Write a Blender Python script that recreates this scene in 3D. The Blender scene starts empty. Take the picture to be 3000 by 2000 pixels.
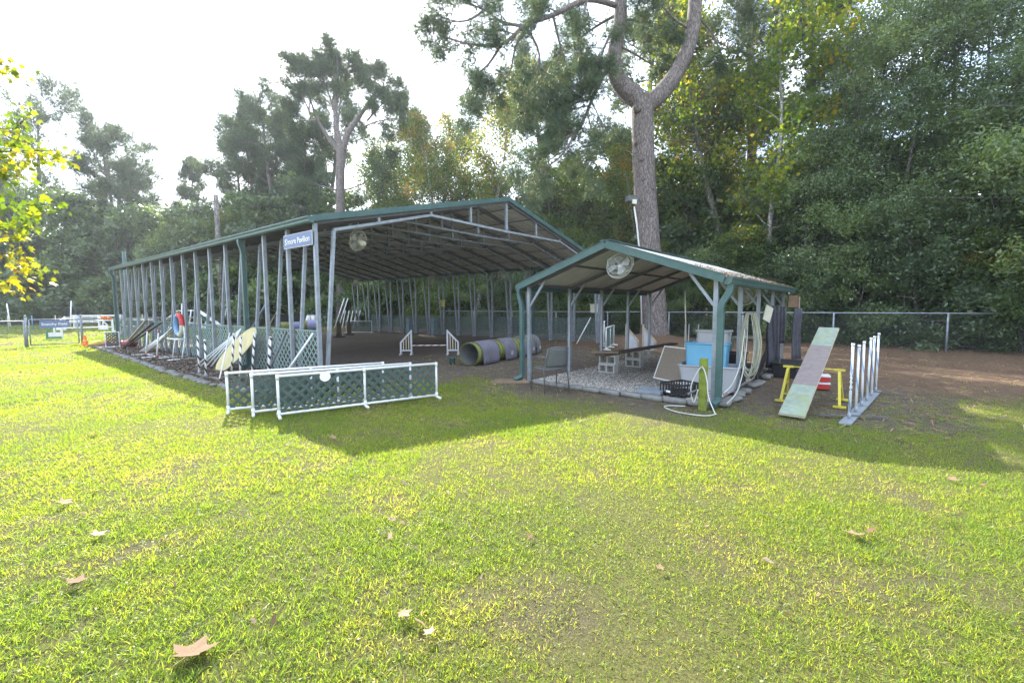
import bpy, bmesh, math, random
import numpy as np
from mathutils import Vector, Matrix

# ------------------------------------------------------------------ camera, sky, sun, exposure
SC = bpy.context.scene
COL = SC.collection
EYE = 1.55
PITCH, ROLL = 0.0797, -0.0053
cam_d = bpy.data.cameras.new('camera')
cam_d.lens = 15.6; cam_d.sensor_width = 36.0; cam_d.sensor_fit = 'HORIZONTAL'
cam_d.clip_start = 0.05; cam_d.clip_end = 2000
cam = bpy.data.objects.new('camera', cam_d); COL.objects.link(cam)
_f = Vector((0, math.cos(PITCH), -math.sin(PITCH))); _u = Vector((0, math.sin(PITCH), math.cos(PITCH))); _r = Vector((1, 0, 0))
_c, _s = math.cos(ROLL), math.sin(ROLL)
_r2 = _r*_c + _u*_s; _u2 = _u*_c - _r*_s
M = Matrix((( _r2.x, _u2.x, -_f.x, 0), (_r2.y, _u2.y, -_f.y, 0), (_r2.z, _u2.z, -_f.z, EYE), (0, 0, 0, 1)))
cam.matrix_world = M
SC.camera = cam

SUN_AZ, SUN_EL = math.radians(-28.4), math.radians(34.4)      # azimuth measured from +Y towards +X
world = bpy.data.worlds.new('World'); SC.world = world; world.use_nodes = True
wn, wl = world.node_tree.nodes, world.node_tree.links
bg = wn['Background']
sky = wn.new('ShaderNodeTexSky'); sky.sky_type = 'NISHITA'; sky.sun_disc = False
sky.sun_elevation = SUN_EL; sky.sun_rotation = SUN_AZ
sky.air_density = 1.0; sky.dust_density = 1.0; sky.ozone_density = 1.0
tc = wn.new('ShaderNodeTexCoord'); mp = wn.new('ShaderNodeMapping'); mp.inputs['Scale'].default_value = (1.0, 1.0, 2.6)
nz = wn.new('ShaderNodeTexNoise'); nz.inputs['Scale'].default_value = 2.6; nz.inputs['Detail'].default_value = 8; nz.inputs['Roughness'].default_value = 0.62
rp = wn.new('ShaderNodeValToRGB'); rp.color_ramp.elements[0].position = 0.36; rp.color_ramp.elements[1].position = 0.60
rp.color_ramp.elements[0].color = (0.05, 0.05, 0.05, 1); rp.color_ramp.elements[1].color = (1, 1, 1, 1)
mx = wn.new('ShaderNodeMix'); mx.data_type = 'RGBA'
mx.inputs['B'].default_value = (6.3, 7.0, 8.2, 1)             # thin bright cloud, in the sky texture's own units
wl.new(tc.outputs['Generated'], mp.inputs['Vector']); wl.new(mp.outputs['Vector'], nz.inputs['Vector'])
wl.new(nz.outputs['Fac'], rp.inputs['Fac']); wl.new(rp.outputs['Color'], mx.inputs['Factor'])
wl.new(sky.outputs['Color'], mx.inputs['A']); wl.new(mx.outputs['Result'], bg.inputs['Color'])
bg.inputs['Strength'].default_value = 0.15

sun_d = bpy.data.lights.new('sun', 'SUN'); sun_d.energy = 5.0; sun_d.angle = math.radians(0.5); sun_d.color = (1.0, 0.94, 0.83)
sun = bpy.data.objects.new('sun', sun_d); COL.objects.link(sun)
_sd = Vector((math.sin(SUN_AZ)*math.cos(SUN_EL), math.cos(SUN_AZ)*math.cos(SUN_EL), math.sin(SUN_EL)))
sun.rotation_euler = _sd.to_track_quat('Z', 'Y').to_euler(); sun.location = _sd*60
SC.view_settings.view_transform = 'Standard'; SC.view_settings.look = 'None'; SC.view_settings.gamma = 1.0
SC.view_settings.exposure = 1.75; SC.view_settings.use_curve_mapping = False
SC.render.engine = 'CYCLES'
SC.cycles.use_denoising = True; SC.cycles.max_bounces = 8; SC.cycles.transparent_max_bounces = 12
SC.cycles.diffuse_bounces = 4; SC.cycles.glossy_bounces = 3; SC.cycles.transmission_bounces = 5
SC.cycles.sample_clamp_indirect = 6.0

random.seed(7); RNG = np.random.default_rng(11)
PI = math.pi

# ------------------------------------------------------------------ helpers
def V(*a): return Vector(a)

class MB:
    """collects faces and links them as one mesh object"""
    def __init__(s): s.v = []; s.f = []
    def add(s, vs, fs):
        n = len(s.v); s.v.extend([tuple(q) for q in vs]); s.f.extend([tuple(i+n for i in q) for q in fs])
    def box(s, c, d, rz=0.0, m=None):
        x, y, z = d[0]/2, d[1]/2, d[2]/2
        P = [V(a*x, b*y, e*z) for e in (-1, 1) for a, b in ((-1, -1), (1, -1), (1, 1), (-1, 1))]
        if m is None: m = Matrix.Translation(V(*c)) @ Matrix.Rotation(rz, 4, 'Z')
        s.add([m @ p for p in P], [(3,2,1,0), (4,5,6,7), (0,1,5,4), (1,2,6,5), (2,3,7,6), (3,0,4,7)]); return s
    def beam(s, a, b, w, h, up=(0, 0, 1)):
        a, b = V(*a), V(*b); t = (b-a).normalized(); u = V(*up)
        if abs(t.dot(u)) > .98: u = V(1, 0, 0)
        r = t.cross(u).normalized(); u = r.cross(t).normalized()
        P = [q + r*(i*w/2) + u*(j*h/2) for q in (a, b) for i, j in ((-1, -1), (1, -1), (1, 1), (-1, 1))]
        s.add(P, [(3,2,1,0), (4,5,6,7), (0,1,5,4), (1,2,6,5), (2,3,7,6), (3,0,4,7)]); return s
    def tube(s, pts, r, n=8, closed=False, cap=True, twist=0.0, jit=0.0):
        pts = [V(*p) for p in pts]; k = len(pts)
        rs = r if isinstance(r, (list, tuple)) else [r]*k
        prev = None; vs = []; fs = []
        for i, p in enumerate(pts):
            if closed: t = (pts[(i+1) % k]-pts[i-1])
            else: t = pts[min(i+1, k-1)]-pts[max(i-1, 0)]
            t = t.normalized() if t.length > 1e-9 else V(0, 0, 1)
            if prev is None:
                u = V(0, 0, 1) if abs(t.z) < .9 else V(1, 0, 0)
                u = (u - t*u.dot(t)).normalized()
            else:
                u = prev - t*prev.dot(t); u = u.normalized() if u.length > 1e-6 else t.orthogonal().normalized()
            prev = u; w = t.cross(u)
            for j in range(n):
                a = twist + 2*PI*j/n; rr = rs[i]*(1 + (random.uniform(-jit, jit) if jit else 0))
                vs.append(p + u*(math.cos(a)*rr) + w*(math.sin(a)*rr))
        m = k if closed else k-1
        for i in range(m):
            for j in range(n):
                a, b = i*n+j, i*n+(j+1) % n; c, d = ((i+1) % k)*n+(j+1) % n, ((i+1) % k)*n+j
                fs.append((a, b, c, d))
        if cap and not closed:
            fs.append(tuple(reversed(range(n)))); fs.append(tuple((k-1)*n+j for j in range(n)))
        s.add(vs, fs); return s
    def prism(s, poly, p0, ex, ey, ez, depth):
        """polygon in (ex, ey) at p0, pushed along ez"""
        p0, ex, ey, ez = V(*p0), V(*ex), V(*ey), V(*ez); n = len(poly)
        P = [p0 + ex*x + ey*y for x, y in poly]; Q = [q + ez*depth for q in P]
        s.add(P+Q, [tuple(reversed(range(n))), tuple(range(n, 2*n))] + [(i, (i+1) % n, n+(i+1) % n, n+i) for i in range(n)]); return s
    def lathe(s, prof, n=16, c=(0, 0, 0)):
        k = len(prof); vs = []; fs = []
        for r, z in prof:
            for j in range(n): a = 2*PI*j/n; vs.append((c[0]+r*math.cos(a), c[1]+r*math.sin(a), c[2]+z))
        for i in range(k-1):
            for j in range(n): fs.append((i*n+j, i*n+(j+1) % n, (i+1)*n+(j+1) % n, (i+1)*n+j))
        fs.append(tuple(reversed(range(n)))); fs.append(tuple((k-1)*n+j for j in range(n)))
        s.add(vs, fs); return s
    def mesh(s, name, mat, smooth=False):
        me = bpy.data.meshes.new(name); me.from_pydata(s.v, [], s.f); me.update()
        if mat: me.materials.append(mat)
        if smooth: me.polygons.foreach_set('use_smooth', [True]*len(me.polygons))
        return me
    def build(s, name, mat, parent=None, smooth=False, bevel=0.0):
        me = s.mesh(name, mat, smooth)
        return put(name, me, parent, bevel)

def put(name, me, parent=None, bevel=0.0, mw=None):
    o = bpy.data.objects.new(name, me); COL.objects.link(o)
    if parent: o.parent = parent
    if mw is not None: o.matrix_local = mw
    if bevel:
        b = o.modifiers.new('bevel', 'BEVEL'); b.width = bevel; b.segments = 2; b.limit_method = 'ANGLE'
    return o

def tag(o, label=None, cat=None, group=None, kind=None):
    if label: o['label'] = label
    if cat: o['category'] = cat
    if group: o['group'] = group
    if kind: o['kind'] = kind
    return o

def thing(name, label, cat, loc=(0, 0, 0), rz=0.0, group=None):
    o = bpy.data.objects.new(name, None); COL.objects.link(o); o.empty_display_size = .2
    o.location = loc; o.rotation_euler = (0, 0, rz)
    return tag(o, label, cat, group)

def copy_tree(o, parent=None):
    c = o.copy(); COL.objects.link(c)
    if parent: c.parent = parent
    for ch in list(o.children): copy_tree(ch, c)
    return c

def np_mesh(name, verts, faces, mat, rnd=None, smooth=False):
    """fast mesh from numpy arrays; faces all have the same number of corners; rnd is one number per face"""
    me = bpy.data.meshes.new(name); nv, nf, k = len(verts), len(faces), faces.shape[1]
    me.vertices.add(nv); me.vertices.foreach_set('co', np.ascontiguousarray(verts, dtype=np.float32).ravel())
    me.loops.add(nf*k); me.loops.foreach_set('vertex_index', np.ascontiguousarray(faces, dtype=np.int32).ravel())
    me.polygons.add(nf); me.polygons.foreach_set('loop_start', np.arange(0, nf*k, k, dtype=np.int32))
    me.polygons.foreach_set('loop_total', np.full(nf, k, dtype=np.int32))
    if smooth: me.polygons.foreach_set('use_smooth', np.ones(nf, dtype=bool))
    me.update(calc_edges=True)
    if rnd is not None:
        at = me.attributes.new('rnd', 'FLOAT', 'FACE'); at.data.foreach_set('value', np.ascontiguousarray(rnd, dtype=np.float32))
    if mat: me.materials.append(mat)
    return me

# ------------------------------------------------------------------ materials
def mat_base(name):
    m = bpy.data.materials.new(name); m.use_nodes = True
    return m, m.node_tree.nodes, m.node_tree.links, m.node_tree.nodes['Principled BSDF']

def mat(name, col, rough=0.6, metal=0.0, var=0.18, scale=6.0, bump=0.0, bscale=60.0, dirt=None, dscale=2.0, damt=0.5, spec=0.4, stretch=(1, 1, 1)):
    m, n, l, b = mat_base(name)
    t = n.new('ShaderNodeTexCoord'); mpn = n.new('ShaderNodeMapping'); mpn.inputs['Scale'].default_value = stretch
    l.new(t.outputs['Object'], mpn.inputs['Vector'])
    nz = n.new('ShaderNodeTexNoise'); nz.inputs['Scale'].default_value = scale; nz.inputs['Detail'].default_value = 6
    l.new(mpn.outputs['Vector'], nz.inputs['Vector'])
    r = n.new('ShaderNodeValToRGB'); e = r.color_ramp.elements
    e[0].position = .3; e[1].position = .7
    e[0].color = tuple(max(0, c*(1-var)) for c in col)+(1,); e[1].color = tuple(min(1, c*(1+var)) for c in col)+(1,)
    l.new(nz.outputs['Fac'], r.inputs['Fac']); out = r.outputs['Color']
    if dirt is not None:
        n2 = n.new('ShaderNodeTexNoise'); n2.inputs['Scale'].default_value = dscale; n2.inputs['Detail'].default_value = 9; n2.inputs['Roughness'].default_value = .7
        l.new(mpn.outputs['Vector'], n2.inputs['Vector'])
        r2 = n.new('ShaderNodeValToRGB'); r2.color_ramp.elements[0].position = .5; r2.color_ramp.elements[1].position = .72
        r2.color_ramp.elements[1].color = (damt, damt, damt, 1); l.new(n2.outputs['Fac'], r2.inputs['Fac'])
        mxn = n.new('ShaderNodeMix'); mxn.data_type = 'RGBA'; mxn.inputs['B'].default_value = dirt+(1,)
        l.new(r2.outputs['Color'], mxn.inputs['Factor']); l.new(out, mxn.inputs['A']); out = mxn.outputs['Result']
    l.new(out, b.inputs['Base Color'])
    b.inputs['Roughness'].default_value = rough; b.inputs['Metallic'].default_value = metal
    b.inputs['Specular IOR Level'].default_value = spec
    if bump:
        n3 = n.new('ShaderNodeTexNoise'); n3.inputs['Scale'].default_value = bscale; n3.inputs['Detail'].default_value = 4
        l.new(mpn.outputs['Vector'], n3.inputs['Vector'])
        bp = n.new('ShaderNodeBump'); bp.inputs['Strength'].default_value = bump; bp.inputs['Distance'].default_value = .02
        l.new(n3.outputs['Fac'], bp.inputs['Height']); l.new(bp.outputs['Normal'], b.inputs['Normal'])
    return m

def leaf_mat(name, stops, rough=.45, trans=.45, tgain=1.8, spec=.5, tw=(1.15, 1.0, .45)):
    """colour varies leaf by leaf (the mesh carries one random number per leaf)"""
    m, n, l, b = mat_base(name)
    a = n.new('ShaderNodeAttribute'); a.attribute_name = 'rnd'
    r = n.new('ShaderNodeValToRGB'); el = r.color_ramp.elements
    while len(el) > 1: el.remove(el[-1])
    el[0].position = stops[0][0]; el[0].color = stops[0][1]+(1,)
    for p, c in stops[1:]:
        e = el.new(p); e.color = c+(1,)
    l.new(a.outputs['Fac'], r.inputs['Fac']); l.new(r.outputs['Color'], b.inputs['Base Color'])
    b.inputs['Roughness'].default_value = rough; b.inputs['Specular IOR Level'].default_value = spec
    g = n.new('ShaderNodeMix'); g.data_type = 'RGBA'; g.blend_type = 'MULTIPLY'; g.inputs['Factor'].default_value = 1
    g.inputs['B'].default_value = (tgain*tw[0], tgain*tw[1], tgain*tw[2], 1); l.new(r.outputs['Color'], g.inputs['A'])
    t = n.new('ShaderNodeBsdfTranslucent'); l.new(g.outputs['Result'], t.inputs['Color'])
    mxs = n.new('ShaderNodeMixShader'); mxs.inputs['Fac'].default_value = trans
    l.new(b.outputs['BSDF'], mxs.inputs[1]); l.new(t.outputs['BSDF'], mxs.inputs[2])
    l.new(mxs.outputs['Shader'], n['Material Output'].inputs['Surface'])
    return m

def bark_mat(name, c0, c1, sc=9.0, strength=.8, plates=(1, 1, .28)):
    m, n, l, b = mat_base(name)
    t = n.new('ShaderNodeTexCoord'); mpn = n.new('ShaderNodeMapping'); mpn.inputs['Scale'].default_value = plates
    l.new(t.outputs['Object'], mpn.inputs['Vector'])
    nz = n.new('ShaderNodeTexNoise'); nz.inputs['Scale'].default_value = sc*.8; nz.inputs['Detail'].default_value = 5
    l.new(mpn.outputs['Vector'], nz.inputs['Vector'])
    ad = n.new('ShaderNodeMix'); ad.data_type = 'RGBA'; ad.blend_type = 'LINEAR_LIGHT'; ad.inputs['Factor'].default_value = .12
    l.new(mpn.outputs['Vector'], ad.inputs['A']); l.new(nz.outputs['Color'], ad.inputs['B'])
    vo = n.new('ShaderNodeTexVoronoi'); vo.feature = 'DISTANCE_TO_EDGE'; vo.inputs['Scale'].default_value = sc
    l.new(ad.outputs['Result'], vo.inputs['Vector'])
    r = n.new('ShaderNodeValToRGB'); r.color_ramp.elements[0].position = .0; r.color_ramp.elements[1].position = .22
    r.color_ramp.elements[0].color = c0+(1,); r.color_ramp.elements[1].color = c1+(1,)
    l.new(vo.outputs['Distance'], r.inputs['Fac'])
    n2 = n.new('ShaderNodeTexNoise'); n2.inputs['Scale'].default_value = sc*5; n2.inputs['Detail'].default_value = 6
    l.new(t.outputs['Object'], n2.inputs['Vector'])
    mu = n.new('ShaderNodeMix'); mu.data_type = 'RGBA'; mu.blend_type = 'OVERLAY'; mu.inputs['Factor'].default_value = .6
    l.new(r.outputs['Color'], mu.inputs['A']); l.new(n2.outputs['Fac'], mu.inputs['B']); l.new(mu.outputs['Result'], b.inputs['Base Color'])
    b.inputs['Roughness'].default_value = .9; b.inputs['Specular IOR Level'].default_value = .2
    bp = n.new('ShaderNodeBump'); bp.inputs['Strength'].default_value = strength; bp.inputs['Distance'].default_value = .05
    l.new(r.outputs['Color'], bp.inputs['Height']); l.new(bp.outputs['Normal'], b.inputs['Normal'])
    return m

def stripe_mat(name, c0, c1, turns, width=.35, tilt=1.0, axis_scale=1.0):
    """a tape wound round a pole that stands along its own z axis"""
    m, n, l, b = mat_base(name)
    t = n.new('ShaderNodeTexCoord'); sx = n.new('ShaderNodeSeparateXYZ'); l.new(t.outputs['Object'], sx.inputs[0])
    at = n.new('ShaderNodeMath'); at.operation = 'ARCTAN2'; l.new(sx.outputs['Y'], at.inputs[0]); l.new(sx.outputs['X'], at.inputs[1])
    d = n.new('ShaderNodeMath'); d.operation = 'DIVIDE'; d.inputs[1].default_value = 2*PI; l.new(at.outputs[0], d.inputs[0])
    z = n.new('ShaderNodeMath'); z.operation = 'MULTIPLY'; z.inputs[1].default_value = turns; l.new(sx.outputs['Z'], z.inputs[0])
    a = n.new('ShaderNodeMath'); a.operation = 'ADD'; l.new(d.outputs[0], a.inputs[0]); l.new(z.outputs[0], a.inputs[1])
    fr = n.new('ShaderNodeMath'); fr.operation = 'FRACT'; l.new(a.outputs[0], fr.inputs[0])
    lt = n.new('ShaderNodeMath'); lt.operation = 'LESS_THAN'; lt.inputs[1].default_value = width; l.new(fr.outputs[0], lt.inputs[0])
    mxn = n.new('ShaderNodeMix'); mxn.data_type = 'RGBA'; mxn.inputs['A'].default_value = c0+(1,); mxn.inputs['B'].default_value = c1+(1,)
    l.new(lt.outputs[0], mxn.inputs['Factor'])
    nz = n.new('ShaderNodeTexNoise'); nz.inputs['Scale'].default_value = 14; l.new(t.outputs['Object'], nz.inputs['Vector'])
    mu = n.new('ShaderNodeMix'); mu.data_type = 'RGBA'; mu.blend_type = 'OVERLAY'; mu.inputs['Factor'].default_value = .25
    l.new(mxn.outputs['Result'], mu.inputs['A']); l.new(nz.outputs['Fac'], mu.inputs['B'])
    l.new(mu.outputs['Result'], b.inputs['Base Color']); b.inputs['Roughness'].default_value = .5
    return m

MT = dict(
    steel=mat('galvanised_steel', (.255, .285, .32), .5, .25, .18, 9, dirt=(.16, .16, .155), dscale=3, damt=.6),
    steel_dark=mat('dull_steel', (.105, .112, .12), .55, .2, .18, 8, dirt=(.13, .12, .11), damt=.6),
    roofmetal=mat('roof_sheet_metal', (.58, .57, .53), .5, .08, .10, 2, dirt=(.40, .36, .30), dscale=1.2, damt=.6),
    green=mat('green_trim_paint', (.046, .100, .096), .42, 0, .14, 5, dirt=(.09, .13, .11), dscale=2.5, damt=.5),
    pvc=mat('white_pvc', (.66, .67, .66), .38, 0, .05, 5, dirt=(.42, .40, .33), dscale=5, damt=.55),
    lattice=mat('green_vinyl_lattice', (.050, .080, .072), .5, 0, .2, 7, dirt=(.12, .12, .09), damt=.4),
    lattice2=mat('pale_green_lattice', (.17, .26, .25), .5, 0, .15, 7, dirt=(.17, .17, .14), damt=.4),
    signblue=mat('sign_blue', (.14, .19, .33), .5, 0, .06, 4),
    white=mat('white_paint', (.78, .78, .76), .5, 0, .04, 6, dirt=(.5, .47, .4), damt=.4),
    black=mat('black_plastic', (.018, .018, .02), .45, 0, .3, 8),
    dark=mat('charcoal_fabric', (.055, .056, .070), .85, 0, .3, 12, bump=.3),
    stone=mat('edging_stone', (.185, .185, .175), .9, 0, .25, 9, bump=.6, bscale=40, dirt=(.16, .18, .10), dscale=4, damt=.6),
    concrete=mat('concrete', (.36, .36, .34), .9, 0, .14, 10, bump=.4, bscale=90, dirt=(.22, .21, .18), damt=.5),
    slate=mat('paver_slate', (.20, .23, .26), .8, 0, .12, 6, bump=.3),
    lattice3=mat('grey_green_lattice', (.10, .145, .145), .5, 0, .2, 7),
    wood=mat('weathered_wood', (.22, .16, .11), .85, 0, .3, 5, stretch=(1, 1, .12), bump=.3, dirt=(.12, .10, .08)),
    palewood=mat('pale_wood', (.45, .39, .30), .8, 0, .2, 6, dirt=(.25, .22, .17)),
    darkwood=mat('dark_wood', (.065, .048, .036), .85, 0, .3, 7, bump=.3),
    mossywood=mat('mossy_wood', (.16, .20, .03), .9, 0, .35, 7, bump=.3, dirt=(.12, .09, .05), damt=.7),
    yellow=mat('yellow_paint', (.50, .43, .05), .5, 0, .1, 5, dirt=(.3, .25, .1)),
    tanyellow=mat('faded_yellow_board', (.50, .44, .23), .7, 0, .12, 3, dirt=(.35, .3, .2)),
    orange=mat('orange_plastic', (.85, .17, .012), .5, 0, .06, 4),
    red=mat('red_fabric', (.19, .045, .055), .7, 0, .2, 6),
    redplastic=mat('red_plastic', (.45, .03, .03), .45, 0, .1, 6),
    blue=mat('sky_blue_plastic', (.13, .36, .54), .45, 0, .05, 3, dirt=(.25, .45, .6), damt=.3),
    greybin=mat('grey_plastic', (.36, .37, .39), .5, 0, .06, 3, dirt=(.26, .26, .25), damt=.5),
    cork=mat('cork_board', (.25, .21, .165), .9, 0, .12, 40, bump=.2),
    greyfabric=mat('grey_saddlebag_fabric', (.145, .14, .175), .85, 0, .16, 5, bump=.3, bscale=120),
    tunnel=mat('yellow_green_tunnel', (.20, .22, .06), .6, 0, .14, 6),
    hose_w=mat('white_hose', (.46, .47, .43), .5, 0, .1, 9),
    hose_y=mat('yellow_hose', (.36, .36, .22), .5, 0, .1, 9),
    mesh=mat('chair_mesh', (.10, .11, .11), .7, .1, .2, 60),
    rampgreen=mat('ramp_mint', (.25, .30, .24), .85, 0, .16, 14, bump=.5, bscale=160, dirt=(.26, .30, .10), dscale=3.2, damt=.75),
    ramppink=mat('ramp_dusty_pink', (.225, .19, .18), .85, 0, .12, 14, bump=.5, bscale=160, dirt=(.2, .16, .13), dscale=4, damt=.5),
    lavender=mat('lavender_cloth', (.32, .34, .55), .85, 0, .12, 6),
    bluepaint=mat('blue_tube', (.16, .30, .52), .5, 0, .1, 6),
    fieldgreen=mat('field_green_paint', (.03, .20, .10), .5, 0, .1, 6),
    yellowbox=mat('pale_yellow_plastic', (.55, .52, .15), .6, 0, .1, 5),
    cream=mat('cream_plastic', (.50, .49, .38), .6, 0, .08, 5),
    brownboard=mat('brown_board', (.13, .085, .05), .8, 0, .25, 6),
    wire=mat('chain_link_wire', (.13, .14, .14), .6, .3, .1, 5),
    glass=mat('lamp_lens', (.6, .6, .5), .2, 0, .05, 5),
    pinebark=bark_mat('pine_bark', (.09, .074, .068), (.235, .205, .195), 13.0, .9, (1, 1, .24)),
    greybark=bark_mat('grey_bark', (.06, .055, .05), (.23, .22, .20), 10, .6),
    palebark=bark_mat('pale_bark', (.16, .15, .135), (.42, .41, .38), 7, .4, (1, 1, .8)),
    stripe_k=stripe_mat('black_striped_pole', (.68, .69, .68), (.02, .02, .025), 5.0, .36),
    stripe_b=stripe_mat('blue_striped_pole', (.62, .63, .63), (.22, .33, .52), 2.1, .22),
    stripe_r=stripe_mat('red_striped_bar', (.72, .72, .70), (.45, .08, .05), 4.2, .28),
)

# ------------------------------------------------------------------ site frames
YP, YS = 0.6713, 0.6911
gP = np.array([math.sin(YP), math.cos(YP)]); lP = np.array([-gP[1], gP[0]]); OP = np.array([-3.9284, 9.0254])
gS = np.array([math.sin(YS), math.cos(YS)]); lS = np.array([-gS[1], gS[0]]); OS = np.array([3.0987, 6.7568])
AP, AS = PI/2-YP, PI/2-YS
W, L, HE, HR = 12.13, 17.58, 3.354, 4.806         # pavilion: width, length, eave and ridge height
SW, SL, SHE, SHR = 3.565, 6.142, 2.008, 2.647     # small shed
def PV(x, y, z=0.0): q = OP + gP*x + lP*y; return (float(q[0]), float(q[1]), z)
def SV(x, y, z=0.0): q = OS + gS*x + lS*y; return (float(q[0]), float(q[1]), z)
def sst(x, a, b):
    t = np.clip((x-a)/(b-a), 0, 1); return t*t*(3-2*t)
_tab = np.random.default_rng(3).random((256, 256))
def vnoise(x, y, f, o=0):
    x = np.asarray(x)*f + o*17.3; y = np.asarray(y)*f + o*9.1
    i, j = np.floor(x).astype(int), np.floor(y).astype(int); a, b = x-i, y-j
    a = a*a*(3-2*a); b = b*b*(3-2*b)
    T = lambda p, q: _tab[p % 256, q % 256]
    return (T(i, j)*(1-a)+T(i+1, j)*a)*(1-b) + (T(i, j+1)*(1-a)+T(i+1, j+1)*a)*b
def fbm(x, y, f, o=0): return .55*vnoise(x, y, f, o)+.3*vnoise(x, y, f*2.3, o+1)+.15*vnoise(x, y, f*5.1, o+2)

def zones(X, Y):
    u = (X-OP[0])*gP[0]+(Y-OP[1])*gP[1]; v = (X-OP[0])*lP[0]+(Y-OP[1])*lP[1]
    a = (X-OS[0])*gS[0]+(Y-OS[1])*gS[1]; b = (X-OS[0])*lS[0]+(Y-OS[1])*lS[1]
    j = (fbm(X, Y, 1.1, 3)-.5)*1.6
    v0 = -.3-1.7*sst(u, 0, 2.0)-6*sst(u, 2.4, 3.2)
    dirt = sst(v-v0+j, -1.0, .9)*sst(u+j*.2, -.25, .35)*sst(-v, -L-.9, -L+.3)*sst(-u, -18, -15)
    d2 = sst(a+j, -1.0, .7)*sst(-b, -4.6, -4.2)*sst(-a, -15, -12)*(1-.45*sst(-b, 2.6, 5.0)*sst(-a, -3.5, -1.0))
    d2 = d2*(.9-.45*sst(-b, 2.4, 3.6)*sst(-a, -7, -4))
    front = sst(a+j*.6, -2.0, -.4)*sst(b, -.9, .3)*sst(-b, -4.6, -3.4)*.9
    dirt = np.maximum(np.maximum(dirt, d2), front)
    straw = np.maximum(sst(a+j, 2.0, 4.6)*sst(-b, -1.0, .2), sst(a+j, 6.2, 7.4)*sst(-u, -17, -15.5)*sst(-v, -3, -1))
    straw = np.maximum(straw, sst(u, 15.2, 16.2)*sst(Y, 5, 9))
    back = sst(v, L-.3, L+.8)*sst(Y, 24, 30)*(sst(u+j, 6.5, 9.0))
    straw = np.maximum(straw, back*.8)
    sand = sst(v+j, 5, 10)*sst(u, .2, 1)*sst(-u, -W, -W+2)*sst(-v, -L-.5, -L)  # rear zone: sand, with sun patches put into its colour
    worn = sst(fbm(X, Y, .55, 8), .62, .80)*.30 + sst(fbm(X, Y, 1.7, 12), .60, .76)*.55
    for cx, cy, ca_, sx_, sy_, k_ in ((-3.3, 3.25, .55, .9, .16, .9), (-2.4, 2.75, .5, .8, .18, .9), (-4.2, 2.7, .3, .6, .16, .8), (.02, 2.08, .4, .22, .08, .9), (-.5, 1.95, .1, .3, .07, .8), (1.9, 3.7, .1, .3, .10, .8), (1.1, 2.9, .9, .22, .07, .7), (-1.9, 4.3, .5, .4, .10, .7)):
        p_, q_ = (X-cx)*math.cos(ca_)+(Y-cy)*math.sin(ca_), -(X-cx)*math.sin(ca_)+(Y-cy)*math.cos(ca_)
        worn = np.maximum(worn, k_*np.exp(-(p_/sx_)**2-(q_/sy_)**2)*(.5+1.0*fbm(X, Y, 4.0, 70)))
    return dirt, straw, sand, np.clip(worn, 0, 1)

# ------------------------------------------------------------------ ground sheet
def axis(lo, hi, step, far_lo, far_hi):
    m = np.arange(lo, hi+1e-6, step); o = np.array([1.5, 4, 9, 20, 45, 100, 220, 480])
    return np.concatenate([(lo-o[::-1])[(lo-o[::-1]) >= far_lo], m, (hi+o)[(hi+o) <= far_hi]])
gx, gy = axis(-28, 24, .24, -520, 520), axis(-2, 44, .24, -120, 540)
GX, GY = np.meshgrid(gx, gy)
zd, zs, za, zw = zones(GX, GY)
GZ = (vnoise(GX, GY, .8, 5)-.5)*.02 - .012
# small rise of the root plate round the big pine
uu_ = (GX-OP[0])*gP[0]+(GY-OP[1])*gP[1]; vv_ = (GX-OP[0])*lP[0]+(GY-OP[1])*lP[1]
GZ += zd*((vnoise(GX, GY, 1.9, 80)-.5)*.03)*sst(uu_, .5, 1.5)*sst(-uu_, -W+.2, -W+1)*sst(vv_, -2, 1)*sst(-vv_, -L, -L+1)
GZ += .32*np.exp(-((GX-6.45)**2+(GY-20.2)**2)/1.6)
nx, ny = len(gx), len(gy)
gv = np.stack([GX.ravel(), GY.ravel(), GZ.ravel()], 1)
ii, jj = np.meshgrid(np.arange(nx-1), np.arange(ny-1)); b0 = (jj*nx+ii).ravel()
gf = np.stack([b0, b0+1, b0+1+nx, b0+nx], 1)
m_ground, n_, l_, b_ = mat_base('ground_soil')
me = np_mesh('ground', gv, gf, m_ground, smooth=True)
ca = me.color_attributes.new('zone', 'FLOAT_COLOR', 'POINT')
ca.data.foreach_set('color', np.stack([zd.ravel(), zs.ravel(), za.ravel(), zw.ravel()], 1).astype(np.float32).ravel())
ground = put('ground', me); tag(ground, 'lawn, bare earth and pine straw of the agility yard', kind='structure')
vc = n_.new('ShaderNodeVertexColor'); vc.layer_name = 'zone'; sp = n_.new('ShaderNodeSeparateColor'); l_.new(vc.outputs['Color'], sp.inputs[0])
tcg = n_.new('ShaderNodeTexCoord')
def gnoise(s, d=7, r=.65):
    q = n_.new('ShaderNodeTexNoise'); q.inputs['Scale'].default_value = s; q.inputs['Detail'].default_value = d; q.inputs['Roughness'].default_value = r
    l_.new(tcg.outputs['Object'], q.inputs['Vector']); return q
def gramp(src, stops):
    q = n_.new('ShaderNodeValToRGB'); el = q.color_ramp.elements
    el[0].position, el[0].color = stops[0][0], stops[0][1]+(1,); el[1].position, el[1].color = stops[-1][0], stops[-1][1]+(1,)
    for p, c in stops[1:-1]: e = el.new(p); e.color = c+(1,)
    l_.new(src, q.inputs['Fac']); return q.outputs['Color']
def gmix(f, a, b):
    q = n_.new('ShaderNodeMix'); q.data_type = 'RGBA'; l_.new(f, q.inputs['Factor']); l_.new(a, q.inputs['A']); l_.new(b, q.inputs['B']); return q.outputs['Result']
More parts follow.
